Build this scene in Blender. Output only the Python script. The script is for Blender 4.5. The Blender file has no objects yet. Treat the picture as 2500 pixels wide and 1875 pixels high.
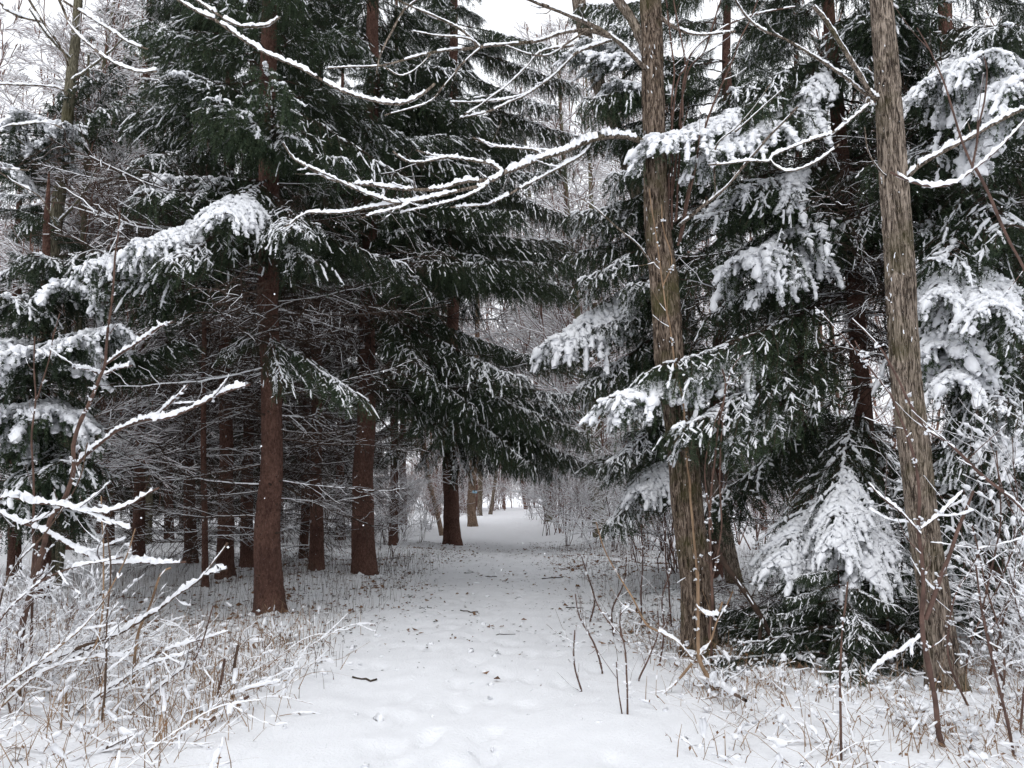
import bpy, math, random
import numpy as np
from mathutils import Matrix, Vector, Euler

# ------------------------------------------------------------------ camera, sky, light, exposure
scene = bpy.context.scene
TH = math.radians(7.7)
CAM_Z = 1.6
FPX = 1950.0
cam_d = bpy.data.cameras.new("camera")
cam = bpy.data.objects.new("camera", cam_d)
scene.collection.objects.link(cam)
cam.location = (0, 0, CAM_Z)
cam.rotation_euler = (math.pi / 2 + TH, 0, 0)
cam_d.sensor_width = 36.0
cam_d.lens = FPX / 2500 * 36.0
cam_d.clip_start = 0.05
cam_d.clip_end = 1500
scene.camera = cam

SUN_EL, SUN_AZ = math.radians(62), math.radians(200)
world = bpy.data.worlds.new("World")
scene.world = world
world.use_nodes = True
wn, wl = world.node_tree.nodes, world.node_tree.links
bg = wn["Background"]
sky = wn.new("ShaderNodeTexSky")
sky.sky_type = 'NISHITA'
sky.sun_disc = False
sky.sun_elevation = SUN_EL
sky.sun_rotation = SUN_AZ
sky.air_density = 1.0
sky.dust_density = 6.0
sky.ozone_density = 1.0
hs = wn.new("ShaderNodeHueSaturation")
hs.inputs["Saturation"].default_value = 0.10
wl.new(sky.outputs[0], hs.inputs["Color"])
cloud = wn.new("ShaderNodeMix")            # an even overcast layer in front of the clear sky
cloud.data_type = 'RGBA'
cloud.inputs[0].default_value = 0.88
cloud.inputs[7].default_value = (7.25, 7.45, 7.8, 1)
wl.new(hs.outputs[0], cloud.inputs[6])
wl.new(cloud.outputs[2], bg.inputs["Color"])
bg.inputs["Strength"].default_value = 0.15

sun_d = bpy.data.lights.new("sun", 'SUN')
sun_d.energy = 0.5
sun_d.angle = math.radians(60)
sun_d.color = (1.0, 0.98, 0.95)
sun = bpy.data.objects.new("sun", sun_d)
scene.collection.objects.link(sun)
sun.rotation_euler = (math.pi / 2 - SUN_EL, 0, math.pi - SUN_AZ)

vs = scene.view_settings
vs.view_transform = 'Standard'
vs.look = 'None'
vs.exposure = 0.24
vs.gamma = 1.0
vs.use_curve_mapping = False
cy = scene.cycles
cy.max_bounces = 6
cy.diffuse_bounces = 4
cy.glossy_bounces = 1
cy.transmission_bounces = 2
cy.transparent_max_bounces = 4
cy.use_denoising = True
cy.denoiser = 'OPENIMAGEDENOISE'
cy.use_adaptive_sampling = True
cy.adaptive_threshold = 0.02
cy.caustics_reflective = False
cy.caustics_refractive = False

C = scene.collection
R_ = np.random.default_rng

# ------------------------------------------------------------------ pixel <-> place helpers (photo is 2500 x 1875)
cT, sT = math.cos(TH), math.sin(TH)

def ray(px, py):
    u = (px - 1250.0) / FPX
    v = (937.5 - py) / FPX
    return np.array([u, cT - v * sT, sT + v * cT])

def atY(px, py, Y):
    d = ray(px, py)
    return np.array([0, 0, CAM_Z]) + d * (Y / d[1])

def atground(px, py, z=0.0):
    d = ray(px, py)
    t = (z - CAM_Z) / d[2]
    return np.array([0, 0, CAM_Z]) + d * t

def proj(p):
    x, y, z = p[0], p[1], p[2] - CAM_Z
    f = y * cT + z * sT
    u = -y * sT + z * cT
    if f < 0.1:
        return (-9999, -9999)
    return (1250 + FPX * x / f, 937.5 - FPX * u / f)

def atY_py(Y):
    return proj((0, Y, 0))[1]

def path_c(y):
    return np.interp(y, [0, 5, 11, 24, 31, 45, 55, 64, 72, 80, 140], [-.2, -.25, -.27, -.25, -.5, -1.05, -1.2, .6, 5, 12, 60])

def path_w(y):
    return np.interp(y, [0, 5, 11, 17, 24, 40, 70, 140], [1.3, 1.35, 1.5, 1.35, 1.1, 1.1, 1.3, 1.4])

def gh(x, y):
    x = np.asarray(x, float); y = np.asarray(y, float)
    d = np.abs(x - path_c(y)) - path_w(y)
    off = np.clip(d / 1.2, 0, 1)
    h = .05 * np.sin(.9 * x + 1.3) * np.sin(.7 * y + .4) + .035 * np.sin(1.9 * x + .6 * y) + .025 * np.sin(2.7 * y - 1.3 * x + 2)
    h = h + .018 * np.sin(5.1 * x + 2.2 * np.sin(1.7 * y)) * np.sin(4.3 * y + 1.1 * np.sin(2.3 * x))
    s = .010 * np.sin(3.1 * x + 1.1 * y) + .008 * np.sin(2.3 * y - .8 * x + 1) + .004 * np.sin(9 * x + 2 * np.sin(5 * y)) * np.sin(8 * y)
    return h * off + s + .05 * off

# ------------------------------------------------------------------ mesh builder
class MB:
    def __init__(s):
        s.v = []; s.n = 0; s.t = []; s.tm = []; s.q = []; s.qm = []
    def add(s, v, tris=None, quads=None, mat=0):
        v = np.asarray(v, np.float32).reshape(-1, 3)
        if tris is not None and len(tris):
            a = np.asarray(tris, np.int32).reshape(-1, 3) + s.n
            s.t.append(a); s.tm.append(np.broadcast_to(np.asarray(mat, np.int32), (len(a),)))
        if quads is not None and len(quads):
            a = np.asarray(quads, np.int32).reshape(-1, 4) + s.n
            s.q.append(a); s.qm.append(np.broadcast_to(np.asarray(mat, np.int32), (len(a),)))
        s.v.append(v); s.n += len(v)
    def arrays(s):
        V = np.concatenate(s.v) if s.v else np.zeros((0, 3), np.float32)
        T = np.concatenate(s.t) if s.t else np.zeros((0, 3), np.int32)
        TM = np.concatenate(s.tm) if s.t else np.zeros(0, np.int32)
        Q = np.concatenate(s.q) if s.q else np.zeros((0, 4), np.int32)
        QM = np.concatenate(s.qm) if s.q else np.zeros(0, np.int32)
        return V, T, TM, Q, QM
    def mesh(s, name, mats, smooth=False, origin=(0, 0, 0)):
        V, T, TM, Q, QM = s.arrays()
        me = bpy.data.meshes.new(name)
        V = (V - np.asarray(origin, np.float32)).astype(np.float32)
        me.vertices.add(len(V)); me.vertices.foreach_set("co", V.ravel())
        nl = len(T) * 3 + len(Q) * 4
        me.loops.add(nl)
        me.loops.foreach_set("vertex_index", np.concatenate([T.ravel(), Q.ravel()]).astype(np.int32))
        npol = len(T) + len(Q)
        me.polygons.add(npol)
        st = np.concatenate([np.arange(len(T)) * 3, len(T) * 3 + np.arange(len(Q)) * 4]).astype(np.int32)
        me.polygons.foreach_set("loop_start", st)
        me.polygons.foreach_set("material_index", np.concatenate([TM, QM]).astype(np.int32))
        me.polygons.foreach_set("use_smooth", np.full(npol, bool(smooth)))
        for m in mats: me.materials.append(m)
        me.update(calc_edges=True)
        return me

def nrm(a):
    return a / np.maximum(np.linalg.norm(a, axis=-1, keepdims=True), 1e-9)

def frames(P):
    P = np.asarray(P, float)
    T = np.gradient(P, axis=0)
    T = nrm(T)
    Z = np.array([0, 0, 1.0])
    S = np.cross(T, Z)
    ln = np.linalg.norm(S, axis=1)
    ref = np.array([1.0, 0, 0])
    if (ln < .12).any():
        S = np.where(ln[:, None] < .12, ref - T * (T @ ref)[:, None], S)
    S = nrm(S)
    U = np.cross(S, T)
    return T, S, U

def ring_quads(n, k):
    i = np.arange(n - 1)[:, None]; j = np.arange(k)[None, :]
    a = i * k + j; b = i * k + (j + 1) % k
    return np.stack([a, b, b + k, a + k], -1).reshape(-1, 4)

def tube(mb, P, rad, k=6, mat=0, vertical=False):
    P = np.asarray(P, float); rad = np.asarray(rad, float)
    if vertical:
        T = nrm(np.gradient(P, axis=0)); ref = np.array([1.0, 0, 0])
        S = nrm(ref - T * (T @ ref)[:, None]); U = np.cross(T, S)
    else:
        T, S, U = frames(P)
    a = np.arange(k) / k * 2 * np.pi
    V = P[:, None] + rad[:, None, None] * (S[:, None] * np.cos(a)[None, :, None] + U[:, None] * np.sin(a)[None, :, None])
    mb.add(V.reshape(-1, 3), quads=ring_quads(len(P), k), mat=mat)

def twig(mb, P, rad, snow, mbark=0, msnow=1):
    """four sided twig whose top edge carries a ridge of snow"""
    P = np.asarray(P, float); n = len(P)
    T, S, U = frames(P)
    flat = np.clip((0.93 - np.abs(T[:, 2])) / .3, 0, 1)
    rad = np.asarray(rad, float); h = np.asarray(snow, float) * flat
    V = np.stack([P + S * rad[:, None], P + U * (rad + h)[:, None], P - S * rad[:, None], P - U * rad[:, None]], 1)
    q = ring_quads(n, 4)
    m = np.tile(np.array([1, 1, 0, 0]), n - 1)
    f = np.repeat((flat[:-1] > .15) & (np.asarray(h)[:-1] > 1e-4), 4)
    mb.add(V.reshape(-1, 3), quads=q, mat=np.where((m == 1) & f, msnow, mbark))

def far_twig(mb, P, rad, snow, mbark=0, msnow=1):
    """cheap far twig: a bark strip with a snow strip above it"""
    P = np.asarray(P, float); n = len(P); Z = np.array([0, 0, 1.0])
    T, S, U = frames(P); rad = np.asarray(rad, float)
    up = np.where(np.abs(T[:, 2:3]) > .8, S, U)
    V = np.stack([P - up * rad[:, None], P + up * (rad * .4)[:, None], P + up * (rad + snow)[:, None]], 1).reshape(-1, 3)
    i = np.arange(n - 1)[:, None] * 3; a = i + np.arange(2)[None]
    q = np.stack([a, a + 1, a + 4, a + 3], -1).reshape(-1, 4)
    steep = np.abs(T[:-1, 2]) > .85
    m = np.stack([np.full(n - 1, mbark), np.where(steep, mbark, msnow)], 1).ravel()
    mb.add(V, quads=q, mat=m)

FAR = [False]
def sausages(mb, rng, A, B, r, m=4, k=6, flat=.75, lump=.2, jit=.14, mat=0, lift=.6):
    A = np.asarray(A, float); B = np.asarray(B, float); n = len(A)
    if n == 0: return
    r = np.broadcast_to(np.asarray(r, float), (n,))
    T = nrm(B - A); Z = np.array([0, 0, 1.0])
    S = np.cross(T, Z); bad = np.linalg.norm(S, axis=1) < .15
    S[bad] = np.cross(T[bad], np.array([1.0, 0, 0])) if bad.any() else S[bad]
    S = nrm(S); U = np.cross(S, T)
    u = np.linspace(0, 1, m)
    prof = np.sin(np.pi * (.10 + .80 * u)) ** .35
    R = r[:, None] * prof[None] * (1 + lump * rng.normal(size=(n, m))).clip(.45, 1.7)
    c = A[:, None] + (B - A)[:, None] * u[None, :, None]
    c = c + Z * (r * lift)[:, None, None] + rng.normal(size=(n, m, 3)) * (r * .15)[:, None, None]
    a = np.arange(k) / k * 2 * np.pi + .3
    V = c[:, :, None] + R[:, :, None, None] * (S[:, None, None] * np.cos(a)[None, None, :, None] + U[:, None, None] * (np.sin(a) * flat)[None, None, :, None])
    V = V + rng.normal(size=V.shape) * (r * jit)[:, None, None, None]
    q = ring_quads(m, k)
    Q = (q[None] + (np.arange(n) * m * k)[:, None, None]).reshape(-1, 4)
    b = (np.arange(n) * m * k)[:, None, None]
    cap = np.array([[0, 1, 2, 3], [0, 3, 4, 5]]) if k == 6 else np.array([[0, 1, 2, 3]])
    Q2 = (cap[None] + b).reshape(-1, 4)
    Q3 = (cap[None][:, :, ::-1] + b + (m - 1) * k).reshape(-1, 4)
    mb.add(V.reshape(-1, 3), quads=np.concatenate([Q, Q2, Q3]), mat=mat)

def needles(mb, rng, A, B, dens=190, ln=.024, w=.0075, mat=0, fwd=.75):
    A = np.asarray(A, float); B = np.asarray(B, float)
    L = np.linalg.norm(B - A, axis=1)
    cnt = np.maximum(rng.poisson(L * dens), 2)
    idx = np.repeat(np.arange(len(A)), cnt); n = len(idx)
    u = rng.random(n)[:, None]
    p = A[idx] + (B - A)[idx] * u
    T = nrm(B - A)[idx]
    rd = rng.normal(size=(n, 3)); rd = nrm(rd - T * np.sum(rd * T, 1, keepdims=True))
    D = nrm(rd + T * fwd * (.6 + .8 * rng.random((n, 1))))
    W = nrm(np.cross(D, rng.normal(size=(n, 3))))
    l = ln * (.7 + .6 * rng.random((n, 1))); ww = w * (.7 + .6 * rng.random((n, 1))) * .5
    V = np.stack([p - W * ww, p + W * ww, p + D * l], 1).reshape(-1, 3)
    mb.add(V, tris=np.arange(n * 3).reshape(-1, 3), mat=mat)

def catmull(P, step):
    P = np.asarray(P, float)
    if len(P) < 3:
        n = max(3, int(np.linalg.norm(P[-1] - P[0]) / step) + 1)
        return P[0] + (P[-1] - P[0]) * np.linspace(0, 1, n)[:, None], np.linspace(0, 1, n)
    Q = np.vstack([2 * P[0] - P[1], P, 2 * P[-1] - P[-2]])
    out = []
    for i in range(len(P) - 1):
        a, b, c, d = Q[i:i + 4]
        n = max(2, int(np.linalg.norm(c - b) / step))
        t = (np.arange(n) / n)[:, None]
        out.append(.5 * (2 * b + (c - a) * t + (2 * a - 5 * b + 4 * c - d) * t ** 2 + (3 * b - a - 3 * c + d) * t ** 3))
    out.append(P[-1:])
    o = np.vstack(out)
    s = np.concatenate([[0], np.cumsum(np.linalg.norm(np.diff(o, axis=0), axis=1))])
    return o, s / s[-1]

def link(name, data, parent=None, loc=None, mat=None):
    o = bpy.data.objects.new(name, data)
    C.objects.link(o)
    if parent is not None: o.parent = parent
    if loc is not None: o.location = loc
    if mat is not None: o.matrix_local = mat
    if name == "snow": o["kind"] = "stuff"
    return o

def tag(o, label=None, cat=None, group=None, kind=None):
    if label: o["label"] = label
    if cat: o["category"] = cat
    if group: o["group"] = group
    if kind: o["kind"] = kind
    return o

# ------------------------------------------------------------------ materials
def mat_new(name):
    m = bpy.data.materials.new(name); m.use_nodes = True
    nt = m.node_tree; b = nt.nodes["Principled BSDF"]
    return m, nt, b

def noise(nt, scale, detail=4, rough=.6, vec=None, dist=0):
    n = nt.nodes.new("ShaderNodeTexNoise")
    n.inputs["Scale"].default_value = scale; n.inputs["Detail"].default_value = detail
    n.inputs["Roughness"].default_value = rough; n.inputs["Distortion"].default_value = dist
    if vec: nt.links.new(vec, n.inputs["Vector"])
    return n

def ramp(nt, fac, stops):
    r = nt.nodes.new("ShaderNodeValToRGB")
    el = r.color_ramp.elements
    while len(el) < len(stops): el.new(.5)
    for e, (p, c) in zip(el, stops):
        e.position = p; e.color = (*c, 1) if len(c) == 3 else c
    nt.links.new(fac, r.inputs["Fac"])
    return r

def coords(nt, scale=(1, 1, 1), kind="Object"):
    t = nt.nodes.new("ShaderNodeTexCoord"); mp = nt.nodes.new("ShaderNodeMapping")
    mp.inputs["Scale"].default_value = scale
    nt.links.new(t.outputs[kind], mp.inputs["Vector"])
    return mp.outputs[0]

def bump(nt, b, h, strength=.5, dist=.02):
    n = nt.nodes.new("ShaderNodeBump")
    n.inputs["Strength"].default_value = strength; n.inputs["Distance"].default_value = dist
    nt.links.new(h, n.inputs["Height"]); nt.links.new(n.outputs[0], b.inputs["Normal"])

def mix(nt, fac, a, b_):
    n = nt.nodes.new("ShaderNodeMix"); n.data_type = 'RGBA'
    for s, v in ((n.inputs[0], fac), (n.inputs[6], a), (n.inputs[7], b_)):
        if hasattr(v, "is_linked"): nt.links.new(v, s)
        elif isinstance(v, (int, float)): s.default_value = v
        else: s.default_value = (*v, 1)
    return n.outputs[2]

def m_snow(name, col=(.90, .91, .94), fine=60, strength=.5, dist=.01):
    m, nt, b = mat_new(name)
    v = coords(nt)
    n1 = noise(nt, fine, 5, .7, v); n2 = noise(nt, 6, 3, .5, v)
    r = ramp(nt, n2.outputs[0], [(.3, tuple(c * .96 for c in col)), (.7, col)])
    nt.links.new(r.outputs[0], b.inputs["Base Color"])
    b.inputs["Roughness"].default_value = .75
    b.inputs["Specular IOR Level"].default_value = .2
    bump(nt, b, n1.outputs[0], strength, dist)
    return m

SNOW = m_snow("snow_on_branches")
GSNOW = m_snow("snow_on_ground", fine=42, strength=.75, dist=.022)

def m_simple(name, cols, scale=30, rough=.8, objrand=False, spec=.2, tr=0):
    m, nt, b = mat_new(name)
    v = coords(nt)
    n = noise(nt, scale, 4, .6, v)
    st = [(.3 + .4 * i / max(1, len(cols) - 1), c) for i, c in enumerate(cols)]
    r = ramp(nt, n.outputs[0], st)
    out = r.outputs[0]
    if objrand:
        oi = nt.nodes.new("ShaderNodeObjectInfo")
        h = nt.nodes.new("ShaderNodeHueSaturation")
        ma = nt.nodes.new("ShaderNodeMapRange")
        ma.inputs[3].default_value = .65; ma.inputs[4].default_value = 1.35
        nt.links.new(oi.outputs["Random"], ma.inputs[0]); nt.links.new(ma.outputs[0], h.inputs["Value"])
        nt.links.new(out, h.inputs["Color"]); out = h.outputs[0]
    nt.links.new(out, b.inputs["Base Color"])
    b.inputs["Roughness"].default_value = rough
    b.inputs["Specular IOR Level"].default_value = spec
    return m

NEEDLE = m_simple("spruce_needles", [(.018, .030, .018), (.037, .056, .030), (.066, .082, .042)], 9, .6, True)
DEADTWIG = m_simple("dead_twig_bark", [(.030, .020, .015), (.068, .045, .034)], 12, .9)
BARETWIG = m_simple("bare_twig_bark", [(.055, .034, .028), (.15, .092, .075)], 10, .85)
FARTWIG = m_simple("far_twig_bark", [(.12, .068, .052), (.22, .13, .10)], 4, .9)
STRAW = m_simple("dry_straw", [(.13, .080, .048), (.36, .245, .155)], 6, .8)
STALK = m_simple("dark_stalk", [(.05, .034, .026), (.13, .085, .06)], 5, .85)
LEAF = m_simple("dead_leaf", [(.07, .04, .025), (.20, .11, .06), (.12, .07, .05)], 9, .8)
REDSTEM = m_simple("red_brown_stem", [(.048, .028, .022), (.15, .09, .068)], 14, .7)
DEBRIS = m_simple("needle_litter", [(.02, .016, .012), (.07, .05, .035)], 8, .9)
YELLOWLEAF = m_simple("olive_leaf", [(.12, .11, .03), (.2, .16, .05)], 20, .6)
GREENLEAF = m_simple("green_leaf", [(.05, .10, .03), (.09, .15, .05)], 20, .5)
BLUEPAINT = m_simple("blue_blaze_paint", [(.25, .5, .65), (.35, .6, .75)], 20, .6)

def m_spruce_bark():
    m, nt, b = mat_new("spruce_bark")
    v = coords(nt, (1, 1, .45)); vo = nt.nodes.new("ShaderNodeTexVoronoi")
    vo.inputs["Scale"].default_value = 34; vo.feature = 'F1'
    w = noise(nt, 12, 4, .7, v, .5)
    mv = mix(nt, .12, v, w.outputs[1]); nt.links.new(mv, vo.inputs["Vector"])
    n = noise(nt, 42, 6, .78, v, .4); n2 = noise(nt, 3.2, 3, .6, coords(nt, (1, 1, .6)))
    r = ramp(nt, n.outputs[0], [(.30, (.03, .016, .012)), (.45, (.15, .078, .058)), (.60, (.23, .13, .10)), (.8, (.36, .25, .21))])
    r2 = ramp(nt, n2.outputs[0], [(.35, (.6, .58, .6)), (.65, (1, 1, 1))])
    mm = nt.nodes.new("ShaderNodeMix"); mm.data_type = 'RGBA'; mm.blend_type = 'MULTIPLY'; mm.inputs[0].default_value = 1
    nt.links.new(r.outputs[0], mm.inputs[6]); nt.links.new(r2.outputs[0], mm.inputs[7])
    sp = noise(nt, 140, 2, .5, v)
    rs = ramp(nt, sp.outputs[0], [(.73, (0, 0, 0)), (.78, (1, 1, 1))])
    out = mix(nt, rs.outputs[0], mm.outputs[2], (.7, .72, .75))
    nt.links.new(out, b.inputs["Base Color"])
    b.inputs["Roughness"].default_value = .9; b.inputs["Specular IOR Level"].default_value = .15
    ad = nt.nodes.new("ShaderNodeMath"); ad.operation = 'ADD'
    nt.links.new(vo.outputs["Distance"], ad.inputs[0]); nt.links.new(n.outputs[0], ad.inputs[1])
    bump(nt, b, ad.outputs[0], 1.0, .035)
    return m

def m_furrow_bark(name, dark, mid, light, moss=.5, fl=.74):
    m, nt, b = mat_new(name)
    v = coords(nt, (1, 1, .15)); n = noise(nt, 46, 7, .72, v, 1.2)
    vb = coords(nt); n2 = noise(nt, 2.2, 4, .6, vb); n3 = noise(nt, 120, 3, .6, vb)
    r = ramp(nt, n.outputs[0], [(.42, dark), (.50, mid), (.60, light)])
    at = nt.nodes.new("ShaderNodeAttribute"); at.attribute_name = "furrow"
    fr = ramp(nt, at.outputs["Fac"], [(.0, (.28, .24, .2)), (.5, (1, 1, 1))])
    mm = nt.nodes.new("ShaderNodeMix"); mm.data_type = 'RGBA'; mm.blend_type = 'MULTIPLY'; mm.inputs[0].default_value = .0
    nt.links.new(r.outputs[0], mm.inputs[6]); nt.links.new(fr.outputs[0], mm.inputs[7])
    mr = ramp(nt, n2.outputs[0], [(.50, (0, 0, 0)), (.68, (moss, moss, moss))])
    out = mix(nt, mr.outputs[0], mm.outputs[2], (.07, .065, .025))
    fs = ramp(nt, n3.outputs[0], [(fl, (0, 0, 0)), (fl + .04, (1, 1, 1))])
    out = mix(nt, fs.outputs[0], out, (.75, .77, .8))
    nt.links.new(out, b.inputs["Base Color"])
    b.inputs["Roughness"].default_value = .95; b.inputs["Specular IOR Level"].default_value = .1
    bump(nt, b, n.outputs[0], 1.0, .025)
    return m

SPRUCE = m_spruce_bark()
MAPLE = m_furrow_bark("furrowed_maple_bark", (.030, .022, .017), (.17, .135, .108), (.40, .33, .27), .55, .69)
MAPLE_DARK = m_furrow_bark("dark_mossy_maple_bark", (.018, .013, .010), (.115, .083, .062), (.30, .235, .185), .9, .70)
PALEBARK = m_furrow_bark("pale_bark", (.10, .065, .045), (.26, .18, .13), (.40, .30, .23), .2)
GREYBARK = m_furrow_bark("grey_green_bark", (.05, .045, .032), (.15, .135, .095), (.24, .22, .16), .5)

# ------------------------------------------------------------------ ground, path
def graded(lo, hi, c, fine, grow, far):
    a = [c]; s = fine
    while a[-1] < hi:
        a.append(a[-1] + s); s = min(s * grow, far)
    b = [c]; s = fine
    while b[-1] > lo:
        b.append(b[-1] - s); s = min(s * grow, far)
    return np.array(sorted(set(b[1:] + a)))

xs = graded(-400, 400, 0, .08, 1.035, 40)
ys = graded(-60, 900, 6, .08, 1.026, 40)
X, Y = np.meshgrid(xs, ys)
Zg = gh(X, Y)
dpa = np.abs(X - path_c(Y)) - path_w(Y)
Zg = Zg - .05 * np.clip(-dpa / .3, 0, 1) * (Y < 100)
mb = MB()
nx, ny = len(xs), len(ys)
i, j = np.meshgrid(np.arange(ny - 1), np.arange(nx - 1), indexing='ij')
a = i * nx + j
mb.add(np.stack([X, Y, Zg], -1), quads=np.stack([a, a + 1, a + nx + 1, a + nx], -1).reshape(-1, 4))
tag(link("ground", mb.mesh("ground", [GSNOW], True)), "snow covered forest floor on both sides of the path", kind="structure")

ysp = np.concatenate([np.arange(-3, 26, .06), np.arange(26, 100, .4)])
ws = np.linspace(-1, 1, 56)
Yp, Wp = np.meshgrid(ysp, ws, indexing='ij')
Xp = path_c(Yp) + Wp * (path_w(Yp) + .12)
rp = R_(5)
Zp = gh(Xp, Yp) + .006 - .03 * np.clip((np.abs(Wp) - .88) / .12, 0, 1)
for _ in range(330):                       # faint old footprints in the path
    fy = rp.uniform(4, 26); fx = path_c(fy) + rp.normal() * .5
    an = rp.normal() * .25; dx, dy = Xp - fx, Yp - fy
    u = dx * math.cos(an) + dy * math.sin(an); w = -dx * math.sin(an) + dy * math.cos(an)
    Zp -= rp.uniform(.01, .04) * np.exp(-(u / .06) ** 4 - (w / .14) ** 4)
for _ in range(900):
    fy = rp.uniform(3, 24); fx = path_c(fy) + rp.uniform(-1.6, 1.6)
    Zp += rp.normal() * .009 * np.exp(-((Xp - fx) ** 2 + (Yp - fy) ** 2) / rp.uniform(.004, .06))
mb = MB()
ny, nx = Yp.shape
i, j = np.meshgrid(np.arange(ny - 1), np.arange(nx - 1), indexing='ij')
a = i * nx + j
mb.add(np.stack([Xp, Yp, Zp], -1), quads=np.stack([a, a + 1, a + nx + 1, a + nx], -1).reshape(-1, 4))
tag(link("path", mb.mesh("path", [GSNOW], True)), "snow covered path running straight into the forest", kind="structure")

def surf(x, y):
    g = gh(x, y); w = (x - path_c(y)) / (path_w(y) + .12)
    iy = np.clip(np.searchsorted(ysp, y), 0, len(ysp) - 1); iw = np.clip(np.round((w + 1) / 2 * 55), 0, 55).astype(int)
    return np.where(np.abs(w) < 1, np.maximum(Zp[iy, iw], g - .03), g)

# ------------------------------------------------------------------ trunks
def trunk_mesh(name, P, rad, mat, k=36, furrow=0.0, flare=.35, lobes=5, seed=0, step=.09):
    rng = R_(seed)
    P = np.asarray(P, float)
    Pc, s = catmull(P, step)
    sr = np.concatenate([[0], np.cumsum(np.linalg.norm(np.diff(P, axis=0), axis=1))]); sr /= sr[-1]
    r = np.interp(s, sr, rad)
    T = nrm(np.gradient(Pc, axis=0)); ref = np.array([1.0, 0, 0])
    S = nrm(ref - T * (T @ ref)[:, None]); U = np.cross(T, S)
    a = np.arange(k) / k * 2 * np.pi
    z = Pc[:, 2][:, None]
    ph = rng.uniform(0, 6.28, 8)
    rr = r[:, None] * np.ones((1, k))
    fl = np.exp(-np.clip(z, 0, None) / .22)
    rr = rr * (1 + flare * fl * (1 + .55 * np.cos(lobes * a[None] + ph[0]) + .3 * np.cos((lobes - 2) * a[None] + ph[1])))
    rr = rr * (1 + .035 * np.sin(2 * a[None] + z * 1.3 + ph[2]) + .025 * np.sin(3 * a[None] - z * 2.1 + ph[3]))
    rr = rr * (1 + .014 * rng.normal(size=rr.shape))
    kn = np.zeros_like(rr)
    for _ in range(46):
        za, aa = rng.uniform(.2, 9), rng.uniform(0, 6.28)
        kn += rng.uniform(-.05, .11) * np.exp(-((z - za) / rng.uniform(.05, .16)) ** 2 - (np.angle(np.exp(1j * (a[None] - aa))) / .35) ** 2)
    rr = rr * (1 + kn)
    if furrow:
        f = np.zeros_like(rr)
        for q in range(4):
            kf = [17, 23, 29, 13][q]
            f += np.abs(np.sin(.5 * kf * a[None] + ph[4 + q] + 1.6 * np.sin(z * (2.1 + q) + ph[q]) + 1.2 * np.sin(z * 5.3 + q + 2 * a[None])))
        f = f / 4
        rr = rr + furrow * (f - .64) * r[:, None] * 2
    Pc = Pc + np.stack([np.sin(Pc[:, 2] * 1.9 + ph[0]) + .6 * np.sin(Pc[:, 2] * 4.3 + ph[1]), np.sin(Pc[:, 2] * 2.3 + ph[2]), 0 * Pc[:, 2]], 1) * np.minimum(r, .2)[:, None] * .09
    V = Pc[:, None] + rr[..., None] * (S[:, None] * np.cos(a)[None, :, None] + U[:, None] * np.sin(a)[None, :, None])
    mb = MB(); mb.add(V.reshape(-1, 3), quads=ring_quads(len(Pc), k))
    return mb, Pc

def cling(root, Pc, rads, z0, z1, n, seed, az0=math.pi * 1.15, spread=.8, size=(.005, .014), skirt=10):
    rng = R_(seed); sb = MB()
    zc = rng.uniform(z0, z1, 9); z = np.clip(np.where(rng.random(n) < .7, zc[rng.integers(0, 9, n)] + rng.normal(size=n) * .16, rng.uniform(z0, z1, n)), z0, z1); az = az0 + rng.normal(size=n) * spread
    c = np.stack([np.interp(z, Pc[:, 2], Pc[:, i]) for i in range(2)] + [z], 1); r = np.interp(z, *rads)
    D = np.stack([np.cos(az), np.sin(az), 0 * az], 1)
    A = c + D * (r * .99)[:, None]
    ln = rng.uniform(.01, .05, n)
    sausages(sb, rng, A, A + np.stack([rng.normal(size=n) * .008, rng.normal(size=n) * .008, ln], 1), rng.uniform(*size, n), 4, 6, .7, .45, .35, 0, 0)
    if skirt:                       # snow banked unevenly against the foot
        a = rng.uniform(0, 6.28, skirt); g = Pc[np.argmin(np.abs(Pc[:, 2] - .1))]; r0 = float(np.interp(.1, *rads))
        c = np.stack([g[0] + np.cos(a) * r0 * 1.2, g[1] + np.sin(a) * r0 * 1.2, 0 * a], 1); c[:, 2] = gh(c[:, 0], c[:, 1]) - .01
        t = np.stack([-np.sin(a), np.cos(a), 0 * a], 1)
        sausages(sb, rng, c - t * .07, c + t * .07, rng.uniform(.02, .055, skirt), 6, 6, .7, .3, .12, 0, 0)
    o = link("snow", sb.mesh("snow", [SNOW], True, root.location), root)

def root_at(p):
    return (float(p[0]), float(p[1]), 0.0)

def trunk_pts(pix, Y, H):
    """pix = (x, y, width) from the ground up; all on the plane y = Y. Extends below ground and up to H."""
    P, r = [], []
    for q in pix:
        yy = Y if len(q) < 4 else q[3]
        p = atY(q[0], q[1], yy)
        dep = p[1] * cT + (p[2] - CAM_Z) * sT
        P.append(p); r.append(q[2] / FPX * dep / 2)
    P = np.array(P); r = list(r)
    b = P[0].copy(); d = P[0] - P[1]; d /= max(abs(d[2]), 1e-3)
    g = float(gh(b[0], b[1]))
    below = b + d * (b[2] - g + .25)
    P = np.vstack([below, P]); r = [r[0]] + r
    top = P[-1]; d = (P[-1] - P[-2]); d /= max(d[2], 1e-3)
    if H > top[2] + .3:
        d2 = np.array([d[0] * .5, d[1] * .5, 1.0])
        P = np.vstack([P, top + d2 * (H - top[2]) * .5, top + d2 * (H - top[2])])
        r += [r[-1] * .7, r[-1] * .25]
    return P, np.array(r)

def trunk_at(P, z):
    return np.array([np.interp(z, P[:, 2], P[:, 0]), np.interp(z, P[:, 2], P[:, 1]), z])

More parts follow.
